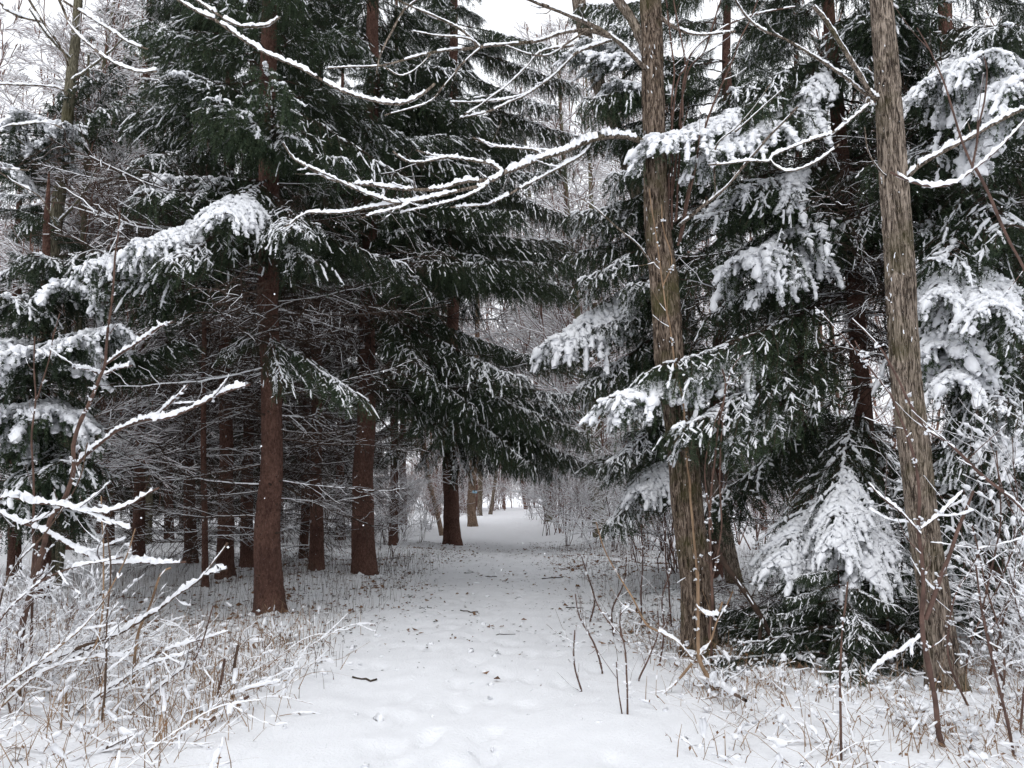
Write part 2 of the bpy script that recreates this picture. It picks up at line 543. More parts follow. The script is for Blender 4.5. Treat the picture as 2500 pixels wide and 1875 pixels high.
# ------------------------------------------------------------------ spruce boughs (a few kinds, copied many times)
def make_bough(seed, snow, hang, L=2.2, bare=.18, dens=200, width=1.0, droop=.22):
    rng = R_(seed)
    nb = MB(); sb = MB()
    n = int(10 * L)
    t = np.linspace(0, 1, n)
    ax = np.stack([L * t, .10 * np.sin(t * 4 + seed) * t, -droop * L * t ** 1.7 + .10 * L * t ** 4], 1)
    ax[1:] += rng.normal(size=(n - 1, 3)) * .012
    twig(nb, ax, .016 * (1 - .8 * t) + .003, np.where(rng.random(n) < snow, .012, 0.0), 1, 2)
    A, B = [], []           # needle segments
    SA, SB, SR = [], [], [] # snow segments
    for k in range(int(n * bare), n - 1):
        A.append(ax[k]); B.append(ax[k + 1])
        if rng.random() < (.15 + snow * .8) * min(1, max(.1, (t[k] - .25) / .3)):
            SA.append(ax[k]); SB.append(ax[k + 1] + (ax[k + 1] - ax[k]) * .2); SR.append(.016 + .018 * snow)
    pos = np.arange(bare, .985, .075 / L)
    patch = rng.uniform(0, 6.28, 4)
    for tt in pos:
        p0 = np.array([np.interp(tt, t, ax[:, c]) for c in range(3)])
        tg = np.array([np.interp(min(tt + .04, 1), t, ax[:, c]) for c in range(3)]) - p0
        yaw0 = math.atan2(tg[1], tg[0])
        for sd in (-1, 1):
            if rng.random() < .13: continue
            ln = width * (.12 + .62 * (L / 2.2) ** .5 * math.sin(math.pi * min(1, (tt - bare * .5) * 1.05)) ** .8 * (1 - .45 * tt)) * rng.uniform(.4, 1.3)
            yaw = yaw0 + sd * math.radians(rng.uniform(42, 66))
            m = max(4, int(ln / .07)); s = np.linspace(0, 1, m)
            cz = rng.uniform(.25, .6) + .25 * hang
            sp = p0 + np.stack([np.cos(yaw - sd * .35 * s) * ln * s, np.sin(yaw - sd * .35 * s) * ln * s, tg[2] / max(np.linalg.norm(tg), .01) * ln * s * .6 - cz * ln * s ** 2 + .03 * ln], 1)
            sp[1:] += rng.normal(size=(m - 1, 3)) * .008
            twig(nb, sp, .005 * (1 - .7 * s) + .0015, np.zeros(m), 1, 2)
            pv = .5 + .5 * math.sin(patch[0] + 3.5 * p0[0] + sd * patch[1]) * math.sin(patch[2] + 2.0 * p0[0])
            fine = snow < .5
            outer = min(1, max(.45 if fine else .08, (tt - .28) / .3)); pv = min(1, max(0, (pv - .22) / .45))
            heavy = snow * ((.45 + .8 * pv) if fine else (.15 + 1.1 * pv)) * outer
            for k in range(m - 1):
                if s[k] > .08: A.append(sp[k]); B.append(sp[k + 1])
                if rng.random() < min(.96, .05 + heavy) * (.6 + .4 * s[k] if fine else 1):
                    SA.append(sp[k]); SB.append(sp[k + 1] + (sp[k + 1] - sp[k]) * .35); SR.append((.007 + .014 * heavy if fine else .012 + .027 * heavy) * rng.uniform(.65, 1.35))
            for q in np.arange(.09, ln, .048):
                f = q / ln
                c0 = np.array([np.interp(f, s, sp[:, c]) for c in range(3)])
                fd = nrm(sp[-1] - sp[0]); lat = nrm(np.cross(fd, [0, 0, 1.0]))
                for s2 in (-1, 1):
                    if rng.random() < .15: continue
                    sl = (.05 + .15 * (1 - f)) * rng.uniform(.6, 1.3)
                    if rng.random() < hang:
                        d = nrm(fd * .35 + lat * s2 * .2 + np.array([0, 0, -1.0]) + rng.normal(size=3) * .12); sl *= rng.uniform(1.0, 3.0); up = False
                    else:
                        d = nrm(fd * .8 + lat * s2 * .8 + np.array([0, 0, -.25]) + rng.normal(size=3) * .12); up = True
                    mid = c0 + d * sl * .55; end = c0 + d * sl + np.array([0, 0, -.22 * sl])
                    A += [c0, mid]; B += [mid, end]
                    if up and rng.random() < heavy * .95 - .03:
                        SA.append(c0); SB.append(mid + (end - mid) * rng.uniform(.2, .95)); SR.append((.006 + .009 * heavy if fine else .009 + .016 * heavy) * rng.uniform(.6, 1.4))
    needles(nb, rng, A, B, dens, .026, .0085, 0)
    # tip tuft
    if SA:
        sausages(sb, rng, SA, SB, np.array(SR), 5, 6, .72, .32, .17, 0, .5)
        A_ = np.array(SA); B_ = np.array(SB); R__ = np.array(SR); kk = rng.integers(0, len(A_), int(len(A_) * .6))   # loose crumbs between the ridges
        c_ = A_[kk] + (B_[kk] - A_[kk]) * rng.uniform(0, 1.2, (len(kk), 1)) + rng.normal(size=(len(kk), 3)) * R__[kk][:, None] * [1.1, 1.1, .35]
        sausages(sb, rng, c_, c_ + rng.normal(size=c_.shape) * [.014, .014, .004], R__[kk] * rng.uniform(.35, .8, len(kk)), 3, 6, .85, .3, .25, 0, .3)
    ztip = ax[-1].copy()
    return (nb.mesh("bough", [NEEDLE, DEADTWIG, SNOW]), sb.mesh("bough_snow", [SNOW], True), ztip)

BOUGH = {
    "heavy": [make_bough(11 + q, .80, .26, width=.95 + .1 * q, droop=.20 + .03 * q) for q in range(4)],
    "mid": [make_bough(31 + q, .42, .38, width=.95 + .1 * q, droop=.22 + .03 * q) for q in range(4)],
    "light": [make_bough(51 + q, .40, .45, width=.9 + .1 * q, droop=.20 + .04 * q) for q in range(4)],
    "hang": [make_bough(71 + q, .38, .70, width=.9 + .1 * q, droop=.26 + .04 * q) for q in range(3)],
}

LONG = {
    "heavy": [make_bough(91 + q, .80, .26, 4.2, .22, droop=.20) for q in range(2)],
    "mid": [make_bough(94, .42, .38, 4.2, .22, droop=.22)],
    "light": [make_bough(95, .30, .45, 4.2, .22, droop=.22)],
    "hang": [make_bough(96, .30, .75, 4.2, .22, droop=.26)],
}

def put_bough(root, B, az, pitch, roll, sc, kind, rng):
    vs_ = BOUGH[kind]; nb, sb, tip = vs_[rng.integers(len(vs_))]
    M = Matrix.Translation(Vector(np.asarray(B) - np.array(root.location))) @ Matrix.Rotation(az, 4, 'Z') @ Matrix.Rotation(-pitch, 4, 'Y') @ Matrix.Rotation(roll, 4, 'X') @ Matrix.Diagonal((sc, sc, sc, 1))
    o = link("bough", nb, root, mat=M)
    link("snow", sb, o)
    return o

def hero_bough(root, B, T, kind, rng, wide=1.0):
    vs_ = (LONG if np.linalg.norm(np.asarray(T) - np.asarray(B)) > 3.0 else BOUGH)[kind]; nb, sb, tip = vs_[rng.integers(len(vs_))]
    v = np.asarray(T) - np.asarray(B)
    az = math.atan2(v[1], v[0]); el = math.atan2(v[2], math.hypot(v[0], v[1]))
    el0 = math.atan2(tip[2], math.hypot(tip[0], tip[1])); az0 = math.atan2(tip[1], tip[0])
    sc = np.linalg.norm(v) / np.linalg.norm(tip)
    cs = max(sc * .75, min(sc, 1.2)) * wide
    M = Matrix.Translation(Vector(np.asarray(B) - np.array(root.location))) @ Matrix.Rotation(az - az0, 4, 'Z') @ Matrix.Rotation(-(el - el0), 4, 'Y') @ Matrix.Rotation(rng.normal() * .15, 4, 'X') @ Matrix.Diagonal((sc, cs, cs, 1))
    o = link("bough", nb, root, mat=M)
    link("snow", sb, o)
    return o

def make_dead(seed, L=2.2, snow=.006, dens=1.0):
    rng = R_(seed); mb = MB()
    n = 18; t = np.linspace(0, 1, n)
    ax = np.stack([L * t, .12 * np.sin(3 * t + seed) * t, -.18 * L * t ** 1.3 + .16 * L * t ** 3], 1) + np.cumsum(rng.normal(size=(n, 3)) * .008, 0)
    twig(mb, ax, .013 * (1 - .75 * t) + .0025, np.full(n, snow * 1.3))
    for tt in np.arange(.12, .98, .05 / dens):
        p0 = np.array([np.interp(tt, t, ax[:, c]) for c in range(3)])
        for sd in (-1, 1):
            if rng.random() < .2: continue
            ln = rng.uniform(.25, .95) * (1 - .6 * tt); m = 6; s = np.linspace(0, 1, m)
            yaw = sd * rng.uniform(.5, 1.15)
            sp = p0 + np.stack([np.cos(yaw) * ln * s, np.sin(yaw) * ln * s, rng.normal() * .3 * ln * s - rng.uniform(0, .4) * ln * s ** 2], 1)
            sp[1:] += np.cumsum(rng.normal(size=(m - 1, 3)) * .012, 0)
            twig(mb, sp, .0045 * (1 - .6 * s) + .0012, np.full(m, snow * (rng.random() < .33)))
            for q in range(int(ln / .09)):
                f = rng.uniform(.15, .95); c0 = np.array([np.interp(f, s, sp[:, c]) for c in range(3)])
                d = nrm(nrm(sp[-1] - sp[0]) * .6 + rng.normal(size=3) * [.7, .7, .5]); sl = rng.uniform(.06, .24)
                tw = np.stack([c0, c0 + d * sl * .5, c0 + d * sl + rng.normal(size=3) * .015])
                twig(mb, tw, np.array([.0022, .0018, .0012]), np.full(3, snow * .6 * (rng.random() < .14)))
    return mb.mesh("dead_branch", [DEADTWIG, SNOW])

DEAD = [make_dead(101 + q, snow=.0020, dens=1.35) for q in range(5)]

KEEP = [  # openings of the picture that no random bough may close: x0, y0, x1, y1, nearest distance it applies to, farthest
    (1000, 1140, 1440, 1700, 0, 60), (1375, 30, 1450, 470, 0, 60), (230, 690, 1180, 1500, 0, 20.5), (930, 1000, 1180, 1500, 0, 40), (0, 1250, 2500, 1875, 0, 60),
    (1550, 0, 1690, 900, 0, 8.8), (1850, 740, 2150, 1000, 0, 40), (2110, 0, 2260, 1200, 0, 7.0), (20, 0, 210, 110, 0, 60),
    (1180, 690, 1320, 900, 0, 40),
]
def kept(p):
    x, y = proj(p)
    for (a, b, c, d, n0, n1) in KEEP:
        if a < x < c and b < y < d and n0 <= p[1] <= n1: return True
    return False

def zmax(Y): return CAM_Z + Y * .63 + .8

STUB = []
for q in range(3):
    rng = R_(900 + q); mb = MB()
    n = 6; t = np.linspace(0, 1, n)
    tube(mb, np.stack([.14 * t, .01 * np.sin(5 * t + q), .02 * t * t], 1), .02 * (1 - .6 * t) + .004, 6)
    mb.add(np.array([[.14, 0, .02]]), mat=0)
    STUB.append(mb.mesh("branch_stub", [DEADTWIG], True))

def in_front(p, Y):
    return p[1] < Y

def spruce(label, pix, Y, H, live, dead0, seed, heroes=(), mixk=("mid", "light", "hang"), maxlen=2.6, step=.45, per=5, dead_step=.28, group="spruce trees lining the path", side=None, stubs=0, dead_per=3, dmax=1.0):
    rng = R_(seed)
    P, r = trunk_pts(pix, Y, H)
    base = (float(P[1][0]), float(P[1][1]), float(gh(P[1][0], P[1][1])))
    root = link("spruce_tree", None, loc=base)
    tag(root, label, "tree", group)
    mb, Pc = trunk_mesh("trunk", P, r, SPRUCE, 48 if stubs else 26, .016, .22, 5, seed, .05 if stubs else .12)
    link("trunk", mb.mesh("trunk", [SPRUCE], True, base), root)
    zv = zmax(Y)
    cling(root, Pc, (P[:, 2], r), .2, 6, 26 if Y < 17 else 8, seed + 5000, size=(.004, .010))
    # dead lower branches
    if dead0 is not None:
        z = dead0
        while z < live + 1.0:
            for q in range(dead_per):
                az = rng.uniform(0, 6.283)
                L = rng.uniform(.55, 1.15) * dmax
                if z < 2.6: L *= .75
                if math.sin(az) < -.3 and z < 3.2: continue
                bp = trunk_at(Pc, z + rng.uniform(-.1, .1))
                tip = bp + np.array([math.cos(az), math.sin(az), -.05]) * 2.2 * L
                px, py = proj(tip)
                if (1010 < px < 1440 and py > 1100 and tip[1] < 60) or abs(tip[0] - path_c(tip[1])) < .8 and tip[2] < 3: continue
                M = Matrix.Translation(Vector(bp - np.array(base))) @ Matrix.Rotation(az, 4, 'Z') @ Matrix.Rotation(rng.normal() * .14 + .02, 4, 'Y') @ Matrix.Rotation(rng.normal() * .5, 4, 'X') @ Matrix.Diagonal((L, L, L, 1))
                link("dead_branch", DEAD[rng.integers(len(DEAD))], root, mat=M)
            z += dead_step * rng.uniform(.6, 1.1)
    for _ in range(stubs):
        z = rng.uniform(.5, live)
        az = rng.uniform(math.pi, 2 * math.pi)
        bp = trunk_at(Pc, z); rr = float(np.interp(z, P[:, 2], r))
        bp = bp + np.array([math.cos(az), math.sin(az), 0]) * rr * .85
        sc = rng.uniform(.35, .9)
        link("branch_stub", STUB[rng.integers(3)], root, mat=Matrix.Translation(Vector(bp - np.array(base))) @ Matrix.Rotation(az, 4, 'Z') @ Matrix.Diagonal((sc, sc, sc, 1)))
    # living boughs
    z = live
    while z < H - .4:
        vis = z < zv  # unseen boughs above the frame are sized and spaced to shade the ground
        st = step if vis else 1.2
        for q in range(per if vis else 5):
            az = rng.uniform(0, 6.283)
            if side is not None and rng.random() < .5: az = side + rng.normal() * .7
            f = (z - live) / max(H - live, 1)
            L = maxlen * (1 - .72 * f) * rng.uniform(.65, 1.1) * (1 if vis else 1.15)
            pitch = math.radians(rng.uniform(-22, 8) + 14 * f)
            bp = trunk_at(Pc, z + rng.uniform(-.2, .2))
            d = np.array([math.cos(az) * math.cos(pitch), math.sin(az) * math.cos(pitch), math.sin(pitch) - .15])
            if vis and (kept(bp + d * L) or kept(bp + d * L * .6)): continue
            if np.linalg.norm((bp + d * L)[:2]) < 5.0 and (bp + d * L)[2] < 6: continue
            k = mixk[rng.integers(len(mixk))]
            put_bough(root, bp, az, pitch, rng.normal() * .2, L / 2.2, k, rng)
        z += st * rng.uniform(.75, 1.25)
    for h in heroes:
        (by, tx, ty, tY, k) = h[:5]
        B = atY(np.interp(by, [p[1] for p in pix[::-1]], [p[0] for p in pix[::-1]]), by, Y)
        B = trunk_at(Pc, B[2])
        hero_bough(root, B, atY(tx, ty, tY), k, rng, h[5] if len(h) > 5 else 1.0)
    return root

K = 2500 / 2212.0
def dp(l):   # display (2212 wide) x, y, width -> photo pixels
    return [tuple(v * K for v in q) for q in l]

spruce("tall reddish spruce trunk nearest the path, first in the row", dp([(582, 1325, 58), (580, 1200, 56), (585, 1000, 47), (584, 800, 44), (581, 600, 43), (578, 400, 43), (579, 250, 38), (582, 0, 30)]), 10.9, 17, 4.9, 1.3, 1,
       heroes=[(500, 190, 640, 8.6, "heavy", 1.1), (470, 300, 600, 8.3, "heavy"), (450, 380, 430, 9.6, "heavy"), (480, 420, 640, 8.2, "mid"), (440, 560, 520, 8.2, "heavy"), (470, 720, 560, 8.4, "mid"),
               (560, 760, 640, 9.4, "light"), (830, 900, 1015, 9.6, "light", .65), (800, 690, 985, 9.5, "light", .55), (770, 555, 900, 9.6, "light", .5), (600, 260, 690, 9.0, "mid"), (330, 420, 190, 9.0, "heavy", .8),
               (300, 700, 330, 9.3, "mid"), (640, 330, 760, 9.6, "light")],
       mixk=("mid", "light", "light", "hang"), stubs=14, dmax=1.25)
spruce("reddish spruce trunk second in the row left of the path", dp([(786, 1245, 54), (785, 1100, 45), (788, 950, 40), (795, 700, 34), (798, 500, 30), (800, 400, 30), (805, 200, 27), (806, 0, 24)]), 15.3, 19, 5.4, 1.4, 2,
       heroes=[(760, 1285, 925, 12.8, "mid"), (790, 1180, 1010, 13.2, "light"), (700, 1060, 930, 13.0, "light"), (860, 1090, 1060, 14.0, "light"), (720, 1250, 860, 14.5, "light"), (660, 1390, 690, 14.0, "hang"), (600, 1330, 640, 13.4, "hang"), (560, 1400, 580, 14, "hang"), (820, 1330, 1020, 13.5, "hang"), (840, 1240, 1080, 13.6, "hang"), (400, 1360, 420, 14, "mid"), (480, 1280, 520, 13, "light"), (880, 760, 950, 13.5, "light", .7),
               (640, 1180, 640, 12.4, "hang")],
       mixk=("light", "hang", "mid"), maxlen=3.0, stubs=12, dmax=1.3)
spruce("spruce with bare lower trunk beside the bend, third in the row", dp([(976, 1175, 38), (974, 1100, 33), (974, 1000, 30), (975, 800, 27), (978, 600, 24), (980, 300, 20), (980, 0, 16)]), 24.5, 22, 5.0, None, 3,
       heroes=[(1020, 1455, 1140, 21.5, "hang", .9), (1000, 1345, 1150, 22, "hang"), (1010, 1250, 1150, 22.5, "hang"), (1010, 1190, 1140, 22.0, "hang"), (1040, 1030, 1140, 23, "light"), (1040, 1130, 1160, 22.5, "light"),
               (950, 1430, 1010, 22, "mid"), (930, 1460, 1090, 20.5, "hang"), (960, 1390, 1120, 20.5, "hang"), (980, 1300, 1130, 20.5, "hang"), (940, 1400, 960, 21.0, "mid"), (930, 1330, 1050, 21.5, "light"), (960, 950, 1120, 22.0, "light"), (850, 1410, 880, 21.5, "hang"), (900, 1290, 1010, 21.0, "light"), (300, 1390, 400, 22, "hang"), (420, 1415, 540, 22, "hang"), (540, 1430, 660, 22, "hang"), (600, 1380, 700, 21, "hang"), (180, 1360, 260, 22, "mid"), (60, 1390, 120, 22, "light"), (120, 1410, 200, 22, "hang"), (250, 1425, 330, 22, "hang")],
       mixk=("light", "hang", "mid"), maxlen=3.6, step=.5)
# darker trunks in the stand behind
dark = [([(684, 1240, 32), (684, 1000, 24), (684, 500, 20)], 15.9, "thick dark trunk between the first and second spruce"),
        ([(656, 1215, 20), (660, 1000, 16), (662, 500, 13)], 18.5, "thin dark trunk just left of the thick dark one"),
        ([(533, 1222, 28), (535, 1000, 23), (538, 500, 18)], 17.2, "dark spruce trunk close behind the first reddish spruce"),
        ([(487, 1248, 36), (488, 1000, 30), (490, 500, 24)], 15.3, "wide dark spruce trunk left of the first reddish spruce"),
        ([(444, 1280, 15), (443, 1150, 13), (440, 800, 10)], 13.6, "pole-thin dark spruce standing before the wide dark trunk"),
        ([(410, 1212, 28), (410, 1000, 22), (410, 500, 18)], 18.0, "dark spruce trunk deepest in the left stand"),
        ([(300, 1225, 26), (302, 1000, 22), (305, 500, 18)], 17.0, "shadowed spruce trunk behind the tangled weeds"),
        ([(850, 1190, 20), (852, 1000, 17), (852, 500, 14)], 23.0, "spruce trunk half hidden right of the second reddish spruce")]
dark += [([(150, 1190, 22), (152, 900, 18), (154, 500, 14)], 22.0, "added light-blocking spruce trunk behind the arching sapling's tip"),  # spruces added to block the brightness behind the left stand
         ([(236, 1185, 22), (236, 900, 18), (236, 500, 14)], 24.0, "added light-blocking spruce trunk deep in the stand, left of the tangled weeds"),
         ([(365, 1180, 20), (365, 900, 16), (366, 500, 13)], 25.0, "added light-blocking spruce far behind the pole-thin dark one"),
         ([(602, 1178, 20), (603, 900, 16), (604, 500, 13)], 25.0, "added light-blocking spruce far back just right of the first reddish trunk"),
         ([(735, 1172, 20), (735, 900, 16), (735, 500, 13)], 27.0, "added light-blocking spruce far back just left of the second reddish trunk")]
for q, (pl, Yd, lb) in enumerate(dark):
    spruce(lb, dp(pl), Yd, 15 + (q * 7) % 5, 3.4 if q > 7 else (6.2 if q != 7 else 4.5), .6, 20 + q, mixk=("light", "light", "mid"), maxlen=2.2, step=.75, per=4, dead_step=.30, dead_per=3, group="dark spruces in the stand left of the path", dmax=1.15)

for q, (px, Yd) in enumerate([(880, 31), (770, 34), (660, 31), (560, 34), (450, 31), (330, 33), (210, 30)]):  # row added as canopy to darken the floor behind the left stand
    spruce("%s added spruce in the shading far row behind the left stand, counted from the path" % ("first", "second", "third", "fourth", "fifth", "sixth", "seventh")[q], [(px, atY_py(Yd), 24), (px, 1000, 20), (px + 4, 600, 15)], Yd, 17 + q % 3, 1.9, .6, 150 + q, mixk=("light", "hang", "light"), maxlen=3.2, step=.8, per=5, dead_step=.6, group="added far row of spruces shading the left stand")
# left edge
spruce("low-branched snowy spruce at the edge behind the bent sapling", dp([(90, 1305, 34), (92, 1100, 28), (96, 800, 24), (100, 500, 14)]), 11.3, 6.3, 2.4, .8, 40,
       heroes=[(900, 60, 850, 8.7, "heavy", 1.1), (860, 210, 820, 8.8, "heavy"), (840, 290, 800, 8.9, "heavy", .9), (1000, 20, 1000, 8.8, "heavy"), (980, 140, 1010, 9.0, "heavy"), (1100, 70, 1160, 9.0, "mid"), (1080, 180, 1130, 9.2, "mid"), (760, 20, 720, 9.0, "mid"), (760, 170, 700, 9.2, "heavy", .9),
               (1150, 10, 1230, 9.0, "mid"), (950, 420, 820, 9.6, "light"), (640, 100, 620, 9.5, "mid"), (640, 250, 600, 9.4, "mid"), (850, -40, 830, 9.0, "heavy"), (1050, -50, 1080, 9.0, "heavy"), (1180, 130, 1250, 9.3, "light"), (900, 340, 860, 10.0, "light")],
       mixk=("mid", "heavy", "light"), maxlen=2.0, step=.5, per=4, group="snowy spruces at the left edge")
spruce("snow-loaded spruce behind the grey-green trunk, top left", dp([(30, 1240, 26), (30, 1000, 24), (40, 500, 14)]), 15.0, 8.6, 2.0, None, 41, mixk=("mid", "heavy", "mid"), maxlen=2.4, step=.5, per=5, group="snowy spruces at the left edge",
       heroes=[(480, 180, 300, 12.5, "heavy"), (450, 60, 280, 12.5, "heavy"), (400, 330, 230, 12.5, "mid"), (330, 300, 180, 13, "mid"), (420, 20, 400, 12.3, "heavy"), (560, 100, 520, 12.6, "mid")])
# right side
spruce("snowy spruce hidden behind the nearer furrowed maple", dp([(1545, 1230, 34), (1545, 1000, 30), (1560, 600, 26), (1570, 300, 22)]), 14.5, 15, 2.2, 1.0, 50,
       heroes=[(560, 1330, 830, 11.8, "heavy", 1.1), (480, 1400, 690, 12.0, "mid"), (640, 1450, 800, 12, "mid"), (380, 1440, 560, 12.5, "mid"), (700, 1400, 950, 12.0, "mid"), (800, 1500, 1000, 11.8, "heavy"), (900, 1480, 1130, 11.8, "mid"),
               (950, 1480, 1280, 12.0, "mid"), (1000, 1560, 1200, 11.8, "heavy"), (300, 1460, 330, 12.5, "mid"), (240, 1480, 200, 12.5, "heavy"), (180, 1420, 100, 12.8, "heavy", .8), (850, 1420, 900, 13, "mid"), (620, 1520, 700, 11.6, "mid"), (150, 1395, 130, 12.0, "heavy", .8), (150, 1430, 240, 12.0, "hang"), (330, 1480, 430, 12.0, "mid"), (420, 1400, 520, 12.2, "mid"), (60, 1500, 60, 12.5, "mid"), (0, 1420, 10, 12.8, "light"), (250, 1410, 330, 12.8, "hang"), (520, 1380, 620, 12.5, "hang")],
       mixk=("mid", "mid", "light"), maxlen=2.3, step=.5, per=5, group="snow-laden spruces on the right", dmax=.9)
spruce("red-brown spruce trunk deep between the two furrowed maples", dp([(1890, 1270, 44), (1875, 1000, 40), (1850, 700, 36), (1825, 400, 32), (1800, 150, 28)]), 10.4, 15, 5.2, .7, 51,
       heroes=[(480, 1870, 690, 8.6, "heavy", 1.15), (500, 1780, 640, 8.8, "heavy", 1.1), (420, 1700, 540, 9.0, "mid"), (380, 1820, 480, 9.0, "heavy"), (800, 1640, 1070, 7.3, "mid", .85), (760, 1500, 1000, 7.4, "heavy", .75), (720, 1600, 930, 7.5, "light", .8), (820, 1760, 1110, 7.6, "mid", .8), (180, 1570, 380, 7.6, "heavy", .7), (230, 1700, 400, 7.8, "heavy", .8), 
               (1000, 2110, 1440, 7.3, "heavy", .75), (1040, 1920, 1410, 7.6, "heavy", .75), (940, 2030, 1370, 7.4, "heavy", .7), (1020, 2190, 1420, 8.4, "mid"), (250, 1720, 330, 9.2, "mid"), (200, 1880, 310, 9.0, "heavy"), (150, 1780, 220, 9.3, "mid"), (120, 1960, 230, 9.2, "heavy"),
               (500, 1960, 620, 9.2, "light"), (560, 1750, 760, 9.6, "light"), (940, 1700, 1250, 10, "light"), (1000, 2060, 1300, 9.2, "mid")],
       mixk=("mid", "mid", "light"), maxlen=2.4, step=.5, per=5, dead_step=.2, dead_per=4, group="snow-laden spruces on the right")
spruce("dark spruce behind the right furrowed maple, boughs heaped with snow", dp([(2150, 1340, 46), (2120, 1000, 44), (2085, 600, 40), (2060, 350, 36), (2050, 150, 30)]), 9.6, 14, 4.6, .8, 52,
       heroes=[(150, 2500, 170, 6.6, "heavy", 1.2), (120, 2380, 130, 6.9, "heavy", 1.1), (200, 2290, 180, 7.2, "heavy"), (80, 2460, 60, 7.0, "mid"), (300, 2440, 320, 7.2, "heavy"), (420, 2480, 560, 7.4, "mid"), (480, 2300, 640, 7.6, "mid"), (560, 2430, 740, 7.0, "heavy", 1.1),
               (540, 2290, 720, 7.4, "heavy"), (620, 2500, 830, 7.0, "mid"), (700, 2340, 920, 7.2, "heavy", 1.1), (740, 2460, 1010, 7.0, "mid"), (820, 2520, 1120, 7.0, "heavy"), (850, 2370, 1130, 7.2, "mid"), (950, 2480, 1250, 7.2, "mid"), (980, 2300, 1220, 7.8, "mid"), (1050, 2440, 1350, 7.4, "mid"), (300, 2260, 380, 8.0, "mid"), (650, 2270, 860, 7.6, "heavy")],
       mixk=("mid", "mid", "light"), maxlen=2.2, step=.5, per=5, group="snow-laden spruces on the right")
spruce("slim spruce trunk far back between the two furrowed maples", dp([(1720, 1180, 24), (1725, 900, 20), (1728, 500, 16)]), 19.0, 17, 3.2, .8, 53, mixk=("mid", "light"), maxlen=2.6, step=.6, per=5, dead_step=.25, group="snow-laden spruces on the right")
spruce("spruce at the far right behind the snowy thicket", dp([(2330, 1280, 40), (2330, 800, 34), (2330, 300, 28)]), 11.5, 14, 1.4, None, 54, mixk=("light", "mid", "hang"), maxlen=2.6, step=.5, per=6, group="snow-laden spruces on the right")
spruce("snowy spruce closing the gap far down the path, right side", dp([(1330, 1130, 16), (1335, 900, 14), (1340, 500, 10)]), 42.0, 17, 2.0, None, 55, mixk=("mid", "heavy"), maxlen=3.4, step=.8, per=5, group="far spruces down the path")
spruce("dark spruce far down the path behind the third reddish one", dp([(870, 1130, 16), (870, 900, 14), (870, 500, 10)]), 38.0, 24, 2.5, None, 56, mixk=("mid", "light"), maxlen=3.6, step=.8, per=5, group="far spruces down the path")

# low young spruces under the right trees
for q, (px, py, hh, lb) in enumerate([(2060, 1640, .9, "young snowy spruce low before the furrowed maples"), (1930, 1600, .7, "small spruce seedling left of the low snowy young spruce"), (2170, 1610, .8, "young spruce tucked against the right maple's foot"), (2400, 1560, 1.2, "young spruce at the right edge under the thicket")]):
    rng = R_(700 + q); b = atground(px, py); base = (b[0], b[1], float(gh(b[0], b[1])))
    root = tag(link("young_spruce", None, loc=base), lb, "tree", "young spruces under the right trees")
    mb = MB(); tube(mb, np.array([[0, 0, -.1], [.01, 0, hh * .5], [0, .01, hh]]), np.array([.018, .012, .004]), 6, vertical=True)
    link("trunk", mb.mesh("trunk", [SPRUCE], True), root)
    for z in np.linspace(.12, hh * .95, 7):
        for s in range(3):
            put_bough(root, np.array(base) + [0, 0, z], rng.uniform(0, 6.28), rng.uniform(-.1, .25), 0, (.32 + .28 * (1 - z / hh)) * rng.uniform(.6, 1), ("mid", "light", "light")[rng.integers(3)], rng)

b = atground(1980, 1560); base = (b[0], b[1], float(gh(b[0], b[1])))
root = tag(link("brush_pile", None, loc=base), "dark tangle of dead branches on the ground between the two maples", "brush")
rng = R_(710)
for q in range(26):
    M = Matrix.Translation((rng.uniform(-1.0, 1.1), rng.uniform(-.4, 1.6), rng.uniform(.0, .45))) @ Matrix.Rotation(rng.uniform(0, 6.28), 4, 'Z') @ Matrix.Rotation(rng.normal() * .28, 4, 'Y') @ Matrix.Rotation(rng.uniform(0, 6), 4, 'X') @ Matrix.Scale(rng.uniform(.3, .6), 4)
    link("branch", DEAD[q % 5], root, mat=M)

